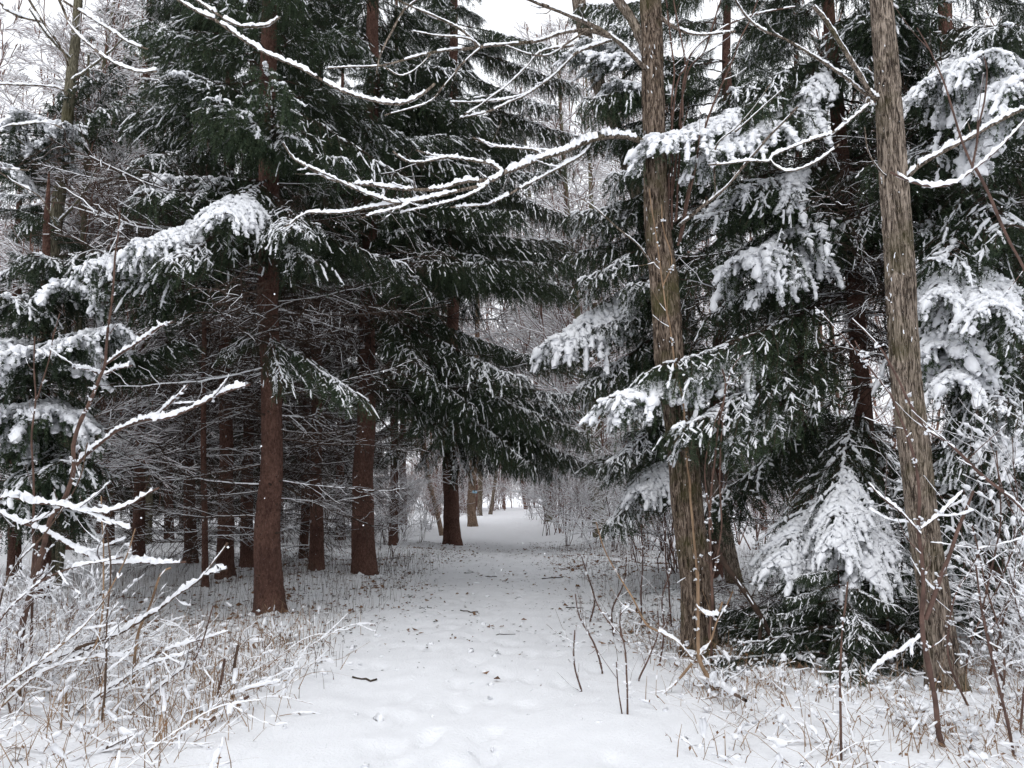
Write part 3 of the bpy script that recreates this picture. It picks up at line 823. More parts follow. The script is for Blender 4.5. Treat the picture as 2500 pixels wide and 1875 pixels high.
# ------------------------------------------------------------------ limbs traced with snow lying on them
def limb_geo(mb, sb, P, r0, r1, snow, rng, k=7, step=.05, twigs=0, m=0):
    Pc, s = catmull(P, step)
    amp = min(.006, r0 * .35)
    Pc = Pc + np.stack([np.interp(np.linspace(0, 1, len(Pc)), np.linspace(0, 1, max(4, len(Pc) // 4)), rng.normal(size=max(4, len(Pc) // 4)) * amp) for _ in range(3)], 1) * np.minimum(1, np.arange(len(Pc)) / 3)[:, None]
    r = r0 + (r1 - r0) * s
    r = r * (1 + .06 * rng.normal(size=len(r)))
    tube(mb, Pc, np.maximum(r, .0012), k, m)
    if snow > 0:
        Pf, sf = catmull(Pc[::2] if len(Pc) > 8 else Pc, .016)
        rf = r0 + (r1 - r0) * sf
        T, S, U = frames(Pf)
        flat = np.clip((.9 - np.abs(T[:, 2])) / .35, 0, 1)
        n = len(Pf)
        low = np.interp(np.arange(n), np.linspace(0, n, max(4, n // 6)), rng.random(max(4, n // 6)))
        h = snow * (.008 + .75 * rf) * flat * (.45 + 1.0 * low + .28 * rng.normal(size=n)).clip(.15)
        gap = np.interp(np.arange(n), np.linspace(0, n, max(4, n // 9)), rng.random(max(4, n // 9)))
        h = np.where(gap < .20 * (2.2 - min(snow, 1.6)), 0.0005, h)
        w = rf * 1.05 + .3 * h
        ang = np.radians([-18, 25, 65, 115, 155, 198])
        off = S[:, None] * (np.cos(ang)[None, :, None] * w[:, None, None])
        zz = np.array([0, .6, 1, 1, .6, 0])[None, :] * h[:, None] + np.sin(ang)[None] * rf[:, None] * .75
        V = Pf[:, None] + off + zz[..., None] * np.array([0, 0, 1.0]) * .75 + zz[..., None] * U[:, None] * .25
        V = V + rng.normal(size=V.shape) * (.17 * h)[:, None, None]
        V[h < .001] = Pf[h < .001][:, None] - .3 * rf[h < .001][:, None, None] * U[h < .001][:, None]
        i = np.arange(n - 1)[:, None]; j = np.arange(5)[None]
        a = i * 6 + j
        sb.add(V.reshape(-1, 3), quads=np.stack([a, a + 1, a + 7, a + 6], -1).reshape(-1, 4))
    for _ in range(twigs):
        f = rng.uniform(.2, .95); idx = int(f * (len(Pc) - 2)); c0 = Pc[idx]
        fd = nrm(Pc[min(idx + 3, len(Pc) - 1)] - c0 + 1e-6)
        d = nrm(fd * .7 + rng.normal(size=3) * .6 + [0, 0, .15]); L = rng.uniform(.08, .35)
        q = np.stack([c0, c0 + d * L * .5 + rng.normal(size=3) * .01, c0 + d * L + [0, 0, .03]])
        limb_geo(mb, sb, q, max(.0022, r[idx] * .35), .0012, snow * .9, rng, 5, .04)
    return Pc

def limb(root, pix, Y0, Y1, w0, w1, snow, seed, bark=MAPLE, name="limb", side=(), twigs=0, start=None):
    """pix: photo pixels; depth runs from Y0 to Y1; widths in photo pixels. side: further (pix, Y0, Y1, w0, w1) forks in the same limb"""
    rng = R_(seed); mb = MB(); sb = MB()
    def one(pix, Y0, Y1, w0, w1, tw, start=None):
        Ys = np.linspace(Y0, Y1, len(pix))
        P = np.array([atY(x, y, yy) for (x, y), yy in zip(pix, Ys)])
        if start is not None: P = np.vstack([start, P])
        return limb_geo(mb, sb, P, w0 / FPX * Y0 / 2, w1 / FPX * Y1 / 2, snow, rng, 8 if w0 > 8 else 6, .05, tw)
    one(pix, Y0, Y1, w0, w1, twigs, start)
    for sd in side: one(*sd[:5], max(0, twigs // 3))
    org = np.array(root.location) if root else (0, 0, 0)
    o = link(name, mb.mesh(name, [bark], True, org), root)
    if sb.n: link("snow", sb.mesh("snow", [SNOW], True, org), o)
    return o

# furrowed maple nearer the path
def maple(label, pix, Y, H, seed, bark=MAPLE, furrow=.05, k=96, group=None, flare=.3, step=.04):
    P, r = trunk_pts(pix, Y, H)
    base = (float(P[1][0]), float(P[1][1]), float(gh(P[1][0], P[1][1])))
    root = tag(link("maple_tree", None, loc=base), label, "tree", group)
    mb, Pc = trunk_mesh("trunk", P, r, bark, k, furrow, flare, 5, seed, step)
    link("trunk", mb.mesh("trunk", [bark], True, base), root)
    if Y < 9: cling(root, Pc, (P[:, 2], r), .1, 6.5, 70, seed + 5000, math.pi * 1.12, .75, (.002, .006), 12)
    return root

M1 = maple("furrowed maple nearer the path, long snowy limb reaching left", dp([(1510, 1405, 72), (1503, 1250, 70), (1490, 1100, 68), (1465, 900, 64), (1447, 800, 60), (1432, 600, 57), (1418, 400, 52), (1410, 200, 48), (1404, 0, 44)]), 8.0, 10, 61, MAPLE_DARK)
M2 = maple("furrowed maple at the right with a broad flared foot", dp([(2055, 1515, 78), (2035, 1400, 68), (2015, 1250, 64), (1985, 1050, 62), (1955, 850, 60), (1950, 700, 58), (1936, 400, 58), (1914, 200, 54), (1902, 0, 46)]), 6.5, 8.5, 62)

Y1 = 8.0
limb(M1, [(1590, 350), (1565, 346), (1532, 332), (1492, 330), (1451, 338), (1410, 354), (1362, 374), (1309, 391), (1260, 411), (1227, 421), (1203, 439), (1166, 444), (1117, 448), (1077, 460), (1028, 466), (963, 460), (902, 450), (849, 446), (800, 433), (753, 407), (712, 382), (688, 346)], 8.0, 6.6, 17, 5, 1.25, 201,
     side=[([(1227, 421), (1199, 401), (1158, 393), (1105, 385), (1060, 380), (1016, 368)], 7.4, 7.3, 9, 4),
           ([(1090, 384), (1020, 395), (983, 389), (957, 368)], 7.3, 7.2, 7, 4),
           ([(1190, 442), (1182, 452), (1134, 460), (1085, 474), (1044, 484), (1003, 492), (963, 498), (902, 507), (834, 519), (745, 521), (716, 541), (694, 551)], 7.3, 6.7, 10, 4),
           ([(985, 494), (963, 494), (922, 482), (861, 460), (814, 436), (753, 407)], 7.0, 6.7, 7, 4),
           ([(1188, 450), (1178, 458), (1146, 476), (1085, 496), (1028, 509), (975, 519)], 7.25, 7.0, 6, 3),
           ([(1000, 494), (975, 508), (934, 517), (881, 533)], 7.0, 6.8, 6, 3),
           ([(1330, 385), (1304, 366), (1248, 360), (1199, 354), (1154, 336)], 7.6, 7.3, 6, 4),
           ([(1445, 342), (1422, 374), (1382, 399), (1329, 427), (1280, 456), (1227, 484), (1191, 498), (1146, 502), (1097, 507)], 7.8, 7.2, 10, 4)], twigs=8)
limb(M1, [(1585, 172), (1575, 167), (1532, 122), (1492, 90), (1435, 57), (1370, 31), (1309, 8), (1240, -25)], 8.0, 7.2, 14, 8, .6, 202, twigs=5,
     side=[([(1492, 90), (1431, 75), (1370, 81), (1309, 100), (1227, 108), (1166, 116), (1105, 120), (1044, 132), (971, 153), (902, 163), (800, 165)], 7.8, 6.9, 12, 4),
           ([(1170, 114), (1134, 77), (1093, 53), (1044, 33), (975, 0), (920, -30)], 7.3, 6.9, 8, 4),
           ([(1170, 118), (1125, 159), (1085, 203), (1044, 252), (938, 283)], 7.3, 7.0, 7, 3),
           ([(1160, 110), (1150, 98), (1077, 87), (1008, 75)], 7.3, 7.1, 6, 3), ([(1052, 132), (1012, 171), (975, 185), (934, 159)], 7.1, 6.9, 5, 3),
           ([(1430, 76), (1350, 130), (1300, 133), (1230, 110)], 7.7, 7.3, 6, 3)])
limb(M1, [(1593, 200), (1573, 114), (1540, 49), (1508, 0), (1480, -60)], 8.0, 8.1, 30, 22, .25, 203)
limb(M1, [(1500, 95), (1423, 122), (1382, 151), (1341, 191), (1288, 228), (1248, 246), (1207, 267), (1166, 281), (1126, 289)], 8.0, 7.4, 9, 4, 1.0, 204, twigs=3,
     side=[([(1400, 110), (1321, 126), (1280, 167), (1227, 216), (1182, 248), (1130, 283)], 7.9, 7.4, 7, 4), ([(1290, 228), (1227, 244), (1166, 250), (1099, 250)], 7.7, 7.4, 6, 3)])
limb(M1, [(1600, 30), (1641, 65), (1722, 85), (1795, 75)], 8.0, 7.6, 12, 5, .9, 205, twigs=2)
limb(M1, [(1600, 660), (1560, 600), (1510, 560), (1455, 510), (1412, 480)], 8.0, 7.6, 6, 3, .4, 206)
# upright water shoots behind the maple
sh = [[(1640, 560), (1641, 277), (1645, 163), (1624, 0), (1620, -40)], [(1630, 520), (1633, 411), (1653, 203), (1673, 163), (1661, 81), (1640, -20)], [(1650, 540), (1665, 300), (1677, 151), (1755, 73), (1828, 41), (1942, 14)],
      [(1640, 480), (1673, 195), (1722, 122), (1755, 20), (1770, -30)], [(1655, 600), (1690, 420), (1740, 260), (1800, 120), (1850, 0)], [(1660, 590), (1680, 480), (1700, 400), (1710, 330)]]
for q, pl in enumerate(sh):
    limb(M1, pl, 8.0, 7.7, 7, 3.5, .6, 230 + q, bark=REDSTEM, name="shoot", twigs=4)
# right maple limbs
limb(M2, [(2150, 240), (2129, 232), (2105, 195), (2068, 130), (2039, 81), (2007, 37), (1985, 14)], 6.5, 6.1, 15, 10, .7, 211)
limb(M2, [(2150, 245), (2117, 232), (2068, 191), (2007, 151), (1966, 126), (1917, 98), (1860, 73), (1820, 37), (1795, 0), (1780, -30)], 6.5, 6.0, 9, 4, .9, 212, twigs=3)
limb(M2, [(2150, 235), (2121, 240), (2117, 256), (2080, 289), (2039, 321), (1987, 342), (1934, 362), (1885, 382), (1873, 393), (1828, 395), (1783, 401), (1730, 403)], 6.5, 6.0, 9, 4, 1.1, 213, twigs=2,
     side=[([(1881, 390), (1900, 408), (1926, 417), (1966, 407), (2007, 387), (2052, 350)], 6.1, 5.9, 6, 4)])
limb(M2, [(2190, 440), (2210, 435), (2251, 399), (2312, 362), (2373, 334), (2434, 301), (2500, 269), (2560, 240)], 6.5, 6.0, 14, 9, 1.2, 214, twigs=2)
limb(M2, [(2170, 430), (2150, 420), (2120, 370), (2110, 310)], 6.5, 6.2, 5, 3, .3, 215)
M3p = limb(M1, [(1660, 550), (1669, 541), (1722, 496), (1775, 452), (1816, 403), (1852, 362), (1901, 313), (1946, 262)], 8.0, 7.2, 10, 6, .35, 216, side=[([(1746, 480), (1746, 362), (1795, 313), (1836, 269), (1881, 203)], 7.8, 7.3, 5, 3), ([(1795, 320), (1808, 311), (1913, 216)], 7.6, 7.2, 5, 3)])

# off-frame tree whose limbs hang into the top left corner
def offtree(label, base, top, r, seed):
    root = tag(link("maple_tree", None, loc=(base[0], base[1], 0)), label, "tree", "bare trees leaning into the frame")
    mb, _ = trunk_mesh("trunk", np.array([[base[0], base[1], -.2], [base[0], base[1], 1.5], [(base[0] + top[0]) / 2, (base[1] + top[1]) / 2, top[2] * .55], list(top)]), np.array([r, r * .95, r * .8, r * .5]), MAPLE, 40, .04, .25, 5, seed)
    link("trunk", mb.mesh("trunk", [MAPLE], True, (base[0], base[1], 0)), root)
    return root
OL = offtree("bare tree beyond the left edge, snowy limbs drooping across the top", (-5.6, 4.6), (-5.2, 4.9, 8.5), .16, 63)
def start_z(z): return np.array([-5.35, 4.75, z])
limb(OL, [(200, -160), (435, 0), (529, 53), (635, 122), (732, 167), (814, 212), (861, 234), (922, 250), (975, 254), (1028, 232), (1060, 207)], 5.0, 5.0, 13, 7, 1.25, 221, start=start_z(5.0))
limb(OL, [(330, -110), (480, 0), (530, 35), (560, 55), (600, 67), (650, 63), (685, 42)], 5.2, 5.2, 10, 6, 1.25, 222, start=start_z(5.2))
limb(OL, [(100, -80), (142, 0), (163, 53), (195, 90), (228, 118), (260, 142), (293, 159), (338, 175), (385, 175)], 5.0, 5.0, 10, 6, 1.25, 223, start=start_z(4.7))
limb(OL, [(60, -60), (150, 0), (195, 28), (244, 57), (285, 81), (317, 102), (366, 118)], 5.3, 5.3, 10, 5, 1.25, 224, start=start_z(4.6))
limb(OL, [(40, -60), (71, 0), (114, 69), (142, 106), (159, 134), (165, 159)], 5.6, 5.8, 8, 6, .4, 225, start=start_z(4.8))
limb(OL, [(-80, 10), (16, 24), (45, 41), (98, 53)], 5.6, 5.8, 9, 5, 1.1, 226, start=start_z(4.2))
limb(OL, [(-80, 215), (0, 207), (134, 212), (165, 228)], 5.2, 5.6, 8, 4, 1.2, 227, start=start_z(3.7))
limb(OL, [(-80, 350), (0, 311), (60, 305), (114, 299), (150, 312)], 5.2, 5.6, 8, 4, 1.1, 228, start=start_z(3.4))
limb(OL, [(-80, 405), (0, 411), (73, 415)], 5.2, 5.4, 7, 4, 1.1, 229, start=start_z(3.2))
limb(OL, [(-60, 380), (0, 419), (49, 452), (98, 480), (138, 553)], 5.4, 5.7, 6, 3, .8, 2291, start=start_z(3.3))
limb(M1, [(1560, -200), (1400, -190), (1200, -120), (1016, 0), (975, 41), (946, 90), (926, 142), (918, 179)], 8.0, 7.0, 12, 4, 1.0, 2292)

# grey-green leaning trunk, left
GT = maple("slender grey-green trunk leaning among the left boughs", [(112, 1330, 36), (125, 760, 32), (138, 549, 30), (150, 407, 28), (179, 159, 23), (190, 0, 20)], 13.5, 13, 65, GREYBARK, .03, 40, None, .2, .08)
for q, pl in enumerate([[(150, 407), (90, 380), (30, 330), (-20, 320)], [(170, 200), (240, 150), (310, 90)], [(138, 549), (200, 480), (240, 400)], [(180, 150), (120, 90), (70, 20)]]):
    limb(GT, pl, 13.5, 12.5, 8, 3, .8, 240 + q, GREYBARK, twigs=5)
# leaning brown trunk behind the maple
LT = maple("leaning brown trunk glimpsed behind the nearer maple's limbs", [(1690, 1000, 36), (1600, 640, 36), (1530, 390, 36), (1490, 280, 35), (1440, 130, 34), (1412, 0, 32)], 13.6, 13, 66, MAPLE, .03, 40, None, .2, .08)
# pale trunk down the path with blue blaze
PT = maple("pale brown trunk far down the path with a blue blaze", dp([(1020, 1130, 20), (1019, 1080, 18), (1022, 1000, 16), (1026, 900, 14)]), 38, 14, 67, PALEBARK, .03, 40, None, .2, .1)
bp = atY(1157, 1201, 38 - .18); mb = MB()
ax_ = np.linspace(-.9, .9, 7)
Vb = np.array([[bp[0] + .19 * math.sin(a), bp[1] + .19 * (1 - math.cos(a)) - .02, bp[2] + z] for z in (-.06, .06) for a in ax_])
mb.add(Vb, quads=[[i, i + 1, i + 8, i + 7] for i in range(6)])
link("blaze", mb.mesh("blaze", [BLUEPAINT], True, PT.location), PT)
P2 = maple("slanting thin brown trunk just left of the third reddish spruce", [(1077, 1295, 12), (1062, 1230, 11), (1045, 1165, 11), (1030, 1080, 10)], 30, 9, 68, PALEBARK, .02, 24, None, .2, .1)
P3 = maple("brown trunk at the very end of the path", dp([(1037, 1115, 11), (1037, 1050, 10), (1036, 950, 9)]), 55, 16, 69, MAPLE, .03, 24, None, .2, .1)
P4 = maple("small leaning grey trunk past the path's end", dp([(1060, 1108, 8), (1067, 1060, 7), (1072, 1000, 7)]), 58, 14, 70, MAPLE, .03, 24, None, .2, .1)

# ------------------------------------------------------------------ bare shrubs and thickets
RMIN = [.0012]
SEGS = []
def grow(mb, rng, p, d, L, r, lev, maxlev, snow, up=.05, spread=.8, kids=4, wig=.12):
    n = max(4, int(L / (.10 if lev > 0 else .18)) + 2); n = min(n, 9)
    if FAR[0]: n = 6 if lev == 0 else 4 - (lev > 1)
    P = [np.array(p, float)]; d = np.array(d, float)
    for i in range(n - 1):
        d = nrm(d + rng.normal(size=3) * wig + [0, 0, up]); P.append(P[-1] + d * L / (n - 1))
    P = np.array(P); s = np.linspace(0, 1, n)
    (far_twig if FAR[0] and lev > 0 else twig)(mb, P, np.maximum(r * (1 - .65 * s), RMIN[0]), snow * (.55 + .9 * rng.random(n)))
    if lev > 0: SEGS.extend(zip(P[:-1], P[1:]))
    if lev >= maxlev: return
    for q in range(kids + rng.integers(0, 3)):
        f = rng.uniform(.25, 1); i = int(f * (n - 1)); c = P[i]
        dd = nrm(P[min(i + 1, n - 1)] - P[max(i - 1, 0)])
        sd = rng.normal(size=3); sd = nrm(sd - dd * (sd @ dd))
        nd = nrm(dd + sd * spread * rng.uniform(.6, 1.3))
        grow(mb, rng, c, nd, L * rng.uniform(.38, .62) * (1.1 - .4 * f), max(r * .5 * (1.1 - .4 * f), .0016), lev + 1, maxlev, snow, up, spread, kids, wig)

def shrub_mesh(seed, h, stems, snow, maxlev=2, kids=4, mats=None, rad=.008, spreadbase=.35, wig=.12, up=.04):
    rng = R_(seed); mb = MB()
    for q in range(stems):
        a = rng.uniform(0, 6.28); t = rng.uniform(0, spreadbase)
        grow(mb, rng, [rng.normal() * .06, rng.normal() * .06, -.05], [math.cos(a) * t, math.sin(a) * t, 1], h * rng.uniform(.6, 1.1), rad * rng.uniform(.6, 1.2), 0, maxlev, snow, up, .85, kids, wig)
    return mb

SHRUBM = [shrub_mesh(301 + q, 2.1, 6, .0055, 2, 6, spreadbase=.55, wig=.2, rad=.009, up=.05) for q in range(4)]
SHRUB = [m.mesh("bare_shrub", [BARETWIG, SNOW]) for m in SHRUBM]
def ordn(i): return ["first", "second", "third", "fourth", "fifth", "sixth", "seventh", "eighth", "ninth", "tenth", "eleventh", "twelfth", "thirteenth", "fourteenth", "fifteenth", "sixteenth", "seventeenth", "eighteenth", "nineteenth", "twentieth"][i]
rng = R_(77)
right = sorted([(1385, 1335), (1420, 1320), (1460, 1340), (1500, 1350), (1540, 1330), (1580, 1345), (1340, 1310), (1365, 1295), (1400, 1290), (1440, 1300), (1330, 1285), (1490, 1310), (1560, 1380), (1620, 1350), (1640, 1420), (1300, 1270)], key=lambda q: -q[1])
for q, (px, py) in enumerate(right):
    b = atground(px, py); o = link("bare_shrub", SHRUB[q % 4], loc=(b[0], b[1], float(gh(b[0], b[1]))))
    s = rng.uniform(.8, 1.25) * (1 + .02 * b[1]); o.scale = (s, s, s); o.rotation_euler = (0, 0, rng.uniform(0, 6.28))
    tag(o, "%s snow-dusted bare shrub along the path's right edge, counted from the camera" % ordn(q), "shrub", "bare shrubs right of the path")
left = sorted([(1050, 1300), (1030, 1330), (985, 1335), (1000, 1290), (940, 1340), (1085, 1270), (1110, 1285), (905, 1320), (960, 1370), (830, 1330), (780, 1340), (730, 1335), (700, 1330)], key=lambda q: -q[1])
for q, (px, py) in enumerate(left):
    b = atground(px, py); o = link("bare_shrub", SHRUB[(q + 1) % 4], loc=(b[0], b[1], float(gh(b[0], b[1]))))
    s = rng.uniform(.6, 1.0) * (1 + .012 * b[1]); o.scale = (s, s, s); o.rotation_euler = (0, 0, rng.uniform(0, 6.28))
    tag(o, "%s snow-dusted bare shrub left of the path, counted from the camera" % ordn(q), "shrub", "bare shrubs left of the path")

def stamp(dst, src, loc, s, rz):
    V, T, TM, Q, QM = src
    c, s_ = math.cos(rz), math.sin(rz)
    W = np.stack([V[:, 0] * c - V[:, 1] * s_, V[:, 0] * s_ + V[:, 1] * c, V[:, 2]], 1) * s + np.asarray(loc)
    dst.v.append(W.astype(np.float32)); 
    if len(T): dst.t.append(T + dst.n); dst.tm.append(TM)
    dst.q.append(Q + dst.n); dst.qm.append(QM); dst.n += len(V)

def bare_tree(q, seed):
    rng = R_(seed); tb = MB(); bb = MB()
    RMIN[0] = .005; FAR[0] = True
    n = 12; t = np.linspace(0, 1, n); H = 13.0
    P = np.stack([.5 * np.sin(2 * t + seed), .4 * np.sin(1.7 * t + 2 * seed), H * t], 1); P -= P[0]; P[0, 2] = -.2
    r = .13 * (1 - .85 * t) + .008
    tube(tb, P, r, 10, 0, True)
    for k in range(95):
        f = rng.uniform(.12, .98); c = np.array([np.interp(f, t, P[:, i]) for i in range(3)]); a = rng.uniform(0, 6.28)
        grow(bb, rng, c, [math.cos(a), math.sin(a), rng.uniform(.15, .9)], 3.6 * (1.1 - .75 * f) * rng.uniform(.6, 1.1), .028 * (1.1 - .7 * f), 0, 2, .011, .0, .75, 6, .13)
    RMIN[0] = .0012; FAR[0] = False
    return tb.mesh("trunk", [GREYBARK], True), bb.mesh("crown", [FARTWIG, SNOW])
BT = [bare_tree(q, 451 + q) for q in range(2)]
for q, (x, y, s, rz, lb) in enumerate([(-9.2, 16.0, .95, 0, "frosted bare tree behind the grey-green trunk, top left corner"), (-13.0, 19.5, 1.1, 2, "frosted bare tree farthest left against the white sky"), (-10.8, 24.0, 1.3, 4, "tall frosted bare tree behind the left edge spruces"),
                                      (3.6, 33.0, 1.6, 1, "frosted bare tree in the bright gap above the path"), (2.0, 44.0, 1.9, 3, "farther frosted bare tree in the bright gap over the path"), (4.2, 38.0, 1.8, 5, "frosted bare tree in the gap, half behind the right boughs"), (-7.6, 13.6, .75, 2.5, "slim frosted bare tree close behind the left edge spruces"), (3.0, 28.0, 1.45, 2.2, "nearest frosted bare tree in the bright gap above the path")]):
    root = link("bare_tree", None, loc=(x, y, 0)); root.scale = (s, s, s); root.rotation_euler = (0, 0, rz)
    link("trunk", BT[q % 2][0], root); link("crown", BT[q % 2][1], root)
    tag(root, lb, "tree", "frosted bare trees in the background")

# far wood: one mass of snowy bare trees and brush closing every gap
FAR[0] = True
RMIN[0] = .006
farT = [shrub_mesh(401 + q, 9.0, 1, .016, 3, 5, rad=.085, spreadbase=.12, wig=.10, up=.03).arrays() for q in range(3)]
RMIN[0] = .004
farS = [shrub_mesh(421 + q, 2.4, 6, .007, 2, 4, rad=.012, spreadbase=.5, wig=.14).arrays() for q in range(3)]
FAR[0] = False
mb = MB(); rng = R_(88)
cnt = 0
for q in range(600):
    y = rng.uniform(24, 85); x = rng.uniform(-.78, .78) * y
    if q % 2 == 0: y = rng.uniform(34, 80); x = rng.uniform(-.12, .2) * y
    if abs(x - path_c(y)) < 2.6 + (1.5 if y < 40 else 0): continue
    if x > -7 and x < 9 and y < 30: continue
    if x < -2.2 and y < 45 and x > -.5 * y: continue
    stamp(mb, farT[q % 3], (x, y, 0), rng.uniform(1.3, 2.3), rng.uniform(0, 6.28)); cnt += 1
    if cnt >= 110: break
tag(link("far_wood", mb.mesh("far_wood", [FARTWIG, SNOW])), "far mass of snow-covered bare trees behind everything", "woods", kind="stuff")
mb = MB(); cnt = 0
for q in range(2000):
    y = rng.uniform(16, 85); x = rng.uniform(-.8, .8) * y
    if q % 3 == 0: y = rng.uniform(30, 80); x = rng.normal() * 7 - 1
    if abs(x - path_c(y)) < 1.9 + .01 * y: continue
    if x < -2.2 and y < 44 and x > -.62 * y: continue
    stamp(mb, farS[q % 3], (x, y, 0), rng.uniform(.7, 1.6) * (1 + y * .01), rng.uniform(0, 6.28)); cnt += 1
    if cnt >= 220: break
for q in range(26):                        # brush where the path bends out of sight
    y = rng.uniform(66, 84); x = rng.uniform(-9, 1.5 if y < 72 else 6)
    stamp(mb, farS[q % 3], (x, y, 0), rng.uniform(1.3, 2.6), rng.uniform(0, 6.28))
tag(link("far_brush", mb.mesh("far_brush", [FARTWIG, SNOW])), "pale tangle of snowy brush filling the wood", "brush", kind="stuff")

# ------------------------------------------------------------------ near saplings and stems
def plant(name, label, cat, main, Y, w0, w1, snow, seed, bark=REDSTEM, sides=(), twigs=0, group=None, Yend=None, clumps=0):
    b = atY(*main[0], Y); base = (float(b[0]), float(b[1]), float(gh(b[0], b[1])))
    root = tag(link(name, None, loc=base), label, cat, group)
    off = base[2] - b[2] - .06
    rng = R_(seed); mb = MB(); sb = MB()
    Ys = np.linspace(Y, Yend or Y, len(main))
    P = np.array([atY(x, y, yy) for (x, y), yy in zip(main, Ys)])
    if name == "fallen_stick":
        P = np.array([atground(x, y, .03 + .05 * i) for i, (x, y) in enumerate(main)]); P[0, 2] -= .03; Y = float(P[0, 1])
        base = tuple(map(float, P[0])); root.location = base
    else:
        P = np.vstack([P[0] + [0, 0, min(off, -.03)], P])
    Pc = limb_geo(mb, sb, P, w0 / FPX * Y / 2, w1 / FPX * Y / 2, snow, rng, 8, .04, twigs)
    if clumps:
        ii = rng.integers(2, len(Pc) - 1, clumps); A = Pc[ii] + rng.normal(size=(clumps, 3)) * .008
        A = np.repeat(A, 4, 0) + rng.normal(size=(clumps * 4, 3)) * [.012, .012, .016]
        sausages(sb, rng, A, A + rng.normal(size=A.shape) * [.014, .014, .008], np.repeat(rng.uniform(.5, 1.3, clumps), 4) * rng.uniform(.004, .010, clumps * 4), 4, 6, .9, .4, .3, 0, .2)
    o = link("stem", mb.mesh("stem", [bark], True, base), root)
    if sb.n: link("snow", sb.mesh("snow", [SNOW], True, base), o)
    for sd in sides:
        pl, a0, a1, sn = sd
        mb = MB(); sb = MB()
        P = np.array([atY(x, y, yy) for (x, y), yy in zip(pl, np.linspace(Y, Yend or Y, len(pl)))])
        Pc = limb_geo(mb, sb, P, a0 / FPX * Y / 2, a1 / FPX * Y / 2, sn, rng, 7, .04, max(1, twigs // 3))
        if clumps:
            ii = np.repeat(rng.integers(1, len(Pc) - 1, 3), 4); A = Pc[ii] + rng.normal(size=(12, 3)) * .011
            sausages(sb, rng, A, A + rng.normal(size=A.shape) * [.014, .014, .006], rng.uniform(.004, .010, 12), 4, 6, .9, .4, .3, 0, .2)
        o = link("branch", mb.mesh("branch", [bark], True, base), root)
        if sb.n: link("snow", sb.mesh("snow", [SNOW], True, base), o)
    return root

LS = plant("sapling", "reddish sapling at the left edge with one long snowy arching branch", "sapling", [(45, 1631), (57, 1525), (77, 1428), (106, 1334), (126, 1261), (151, 1227), (175, 1157), (183, 1088), (195, 1035), (220, 978), (244, 921), (258, 885), (264, 803), (277, 681), (285, 600), (295, 513)], 6.4, 17, 3, .35, 501, twigs=4, clumps=14, Yend=5.8,
     sides=[([(175, 1157), (195, 1129), (244, 1080), (297, 1043), (354, 1025), (407, 1019), (468, 995), (529, 966), (578, 948), (610, 938)], 9, 5, 1.7),
            ([(258, 889), (301, 860), (346, 828), (391, 799), (423, 785)], 6, 4, 1.5), ([(248, 915), (285, 901), (323, 891)], 5, 4, 1.4), ([(246, 917), (220, 903), (179, 899)], 5, 3, 1.3), ([(382, 1017), (423, 978), (460, 938)], 5, 3, 1.2)])
plant("sapling", "thin forked sapling left of the arching reddish one", "sapling", [(75, 1620), (80, 1450), (85, 1275), (83, 1170), (77, 1068), (85, 978), (81, 905), (83, 820)], 6.6, 8, 3, .2, 502, twigs=4, clumps=6, Yend=6.2, sides=[([(85, 978), (94, 966), (118, 885), (134, 812), (146, 763)], 4, 2, .3)])
plant("weed_stem", "thick snow-laden branch sagging across the left weeds, highest one", "branch", [(-60, 1500), (-50, 1300), (0, 1214), (81, 1227), (142, 1231), (203, 1247), (264, 1247), (317, 1231), (358, 1206), (391, 1190)], 5.8, 10, 5, 1.9, 503, twigs=4, group="bent snowy stems at left", sides=[([(203, 1247), (260, 1268), (320, 1290)], 6, 3, 1.5)])
plant("weed_stem", "long snowy stem sloping down then level at mid left", "branch", [(-60, 1480), (-40, 1240), (0, 1249), (41, 1273), (94, 1290), (142, 1318), (175, 1338), (224, 1363), (264, 1375), (366, 1373), (456, 1371)], 6.0, 8, 5, 1.9, 504, twigs=6, group="bent snowy stems at left", sides=[([(53, 1281), (98, 1267), (120, 1250)], 5, 3, 1.5)])
plant("weed_stem", "long fallen stem rising diagonally right from the lower left weeds", "branch", [(53, 1641), (122, 1611), (203, 1578), (285, 1546), (346, 1513), (399, 1481), (439, 1448), (488, 1412), (525, 1371), (557, 1326)], 6.3, 11, 5, 1.8, 505, bark=STALK, twigs=4, group="bent snowy stems at left", sides=[([(500, 1403), (530, 1395), (553, 1389)], 6, 4, 1.8), ([(134, 1627), (195, 1599), (252, 1562)], 7, 5, 1.6)])
plant("weed_stem", "straight bare straw stem with a snow tip behind the diagonal stem", "branch", [(334, 1558), (366, 1481), (391, 1403), (415, 1387)], 6.6, 8, 5, 1.4, 506, bark=STRAW, twigs=2, group="bent snowy stems at left")
plant("broken_stalk", "short dark broken stalk upright right of the left weeds", "stalk", [(568, 1650), (572, 1610), (578, 1574)], 6.4, 9, 7, 0, 507, bark=STALK)
plant("broken_stalk", "reddish jointed stub low in the snow at left", "stalk", [(534, 1700), (540, 1660), (548, 1610)], 6.2, 8, 6, .3, 508, bark=REDSTEM)
plant("fallen_stick", "brown peeled stick lying tilted in the lower left snow", "stick", [(466, 1796), (529, 1749), (606, 1703)], 5.35, 11, 8, .5, 509, bark=REDSTEM, Yend=5.7)
plant("fallen_stick", "dark stick poking from the snow at the bottom left", "stick", [(220, 1835), (285, 1814), (330, 1790)], 5.1, 9, 6, .9, 510, bark=STALK)
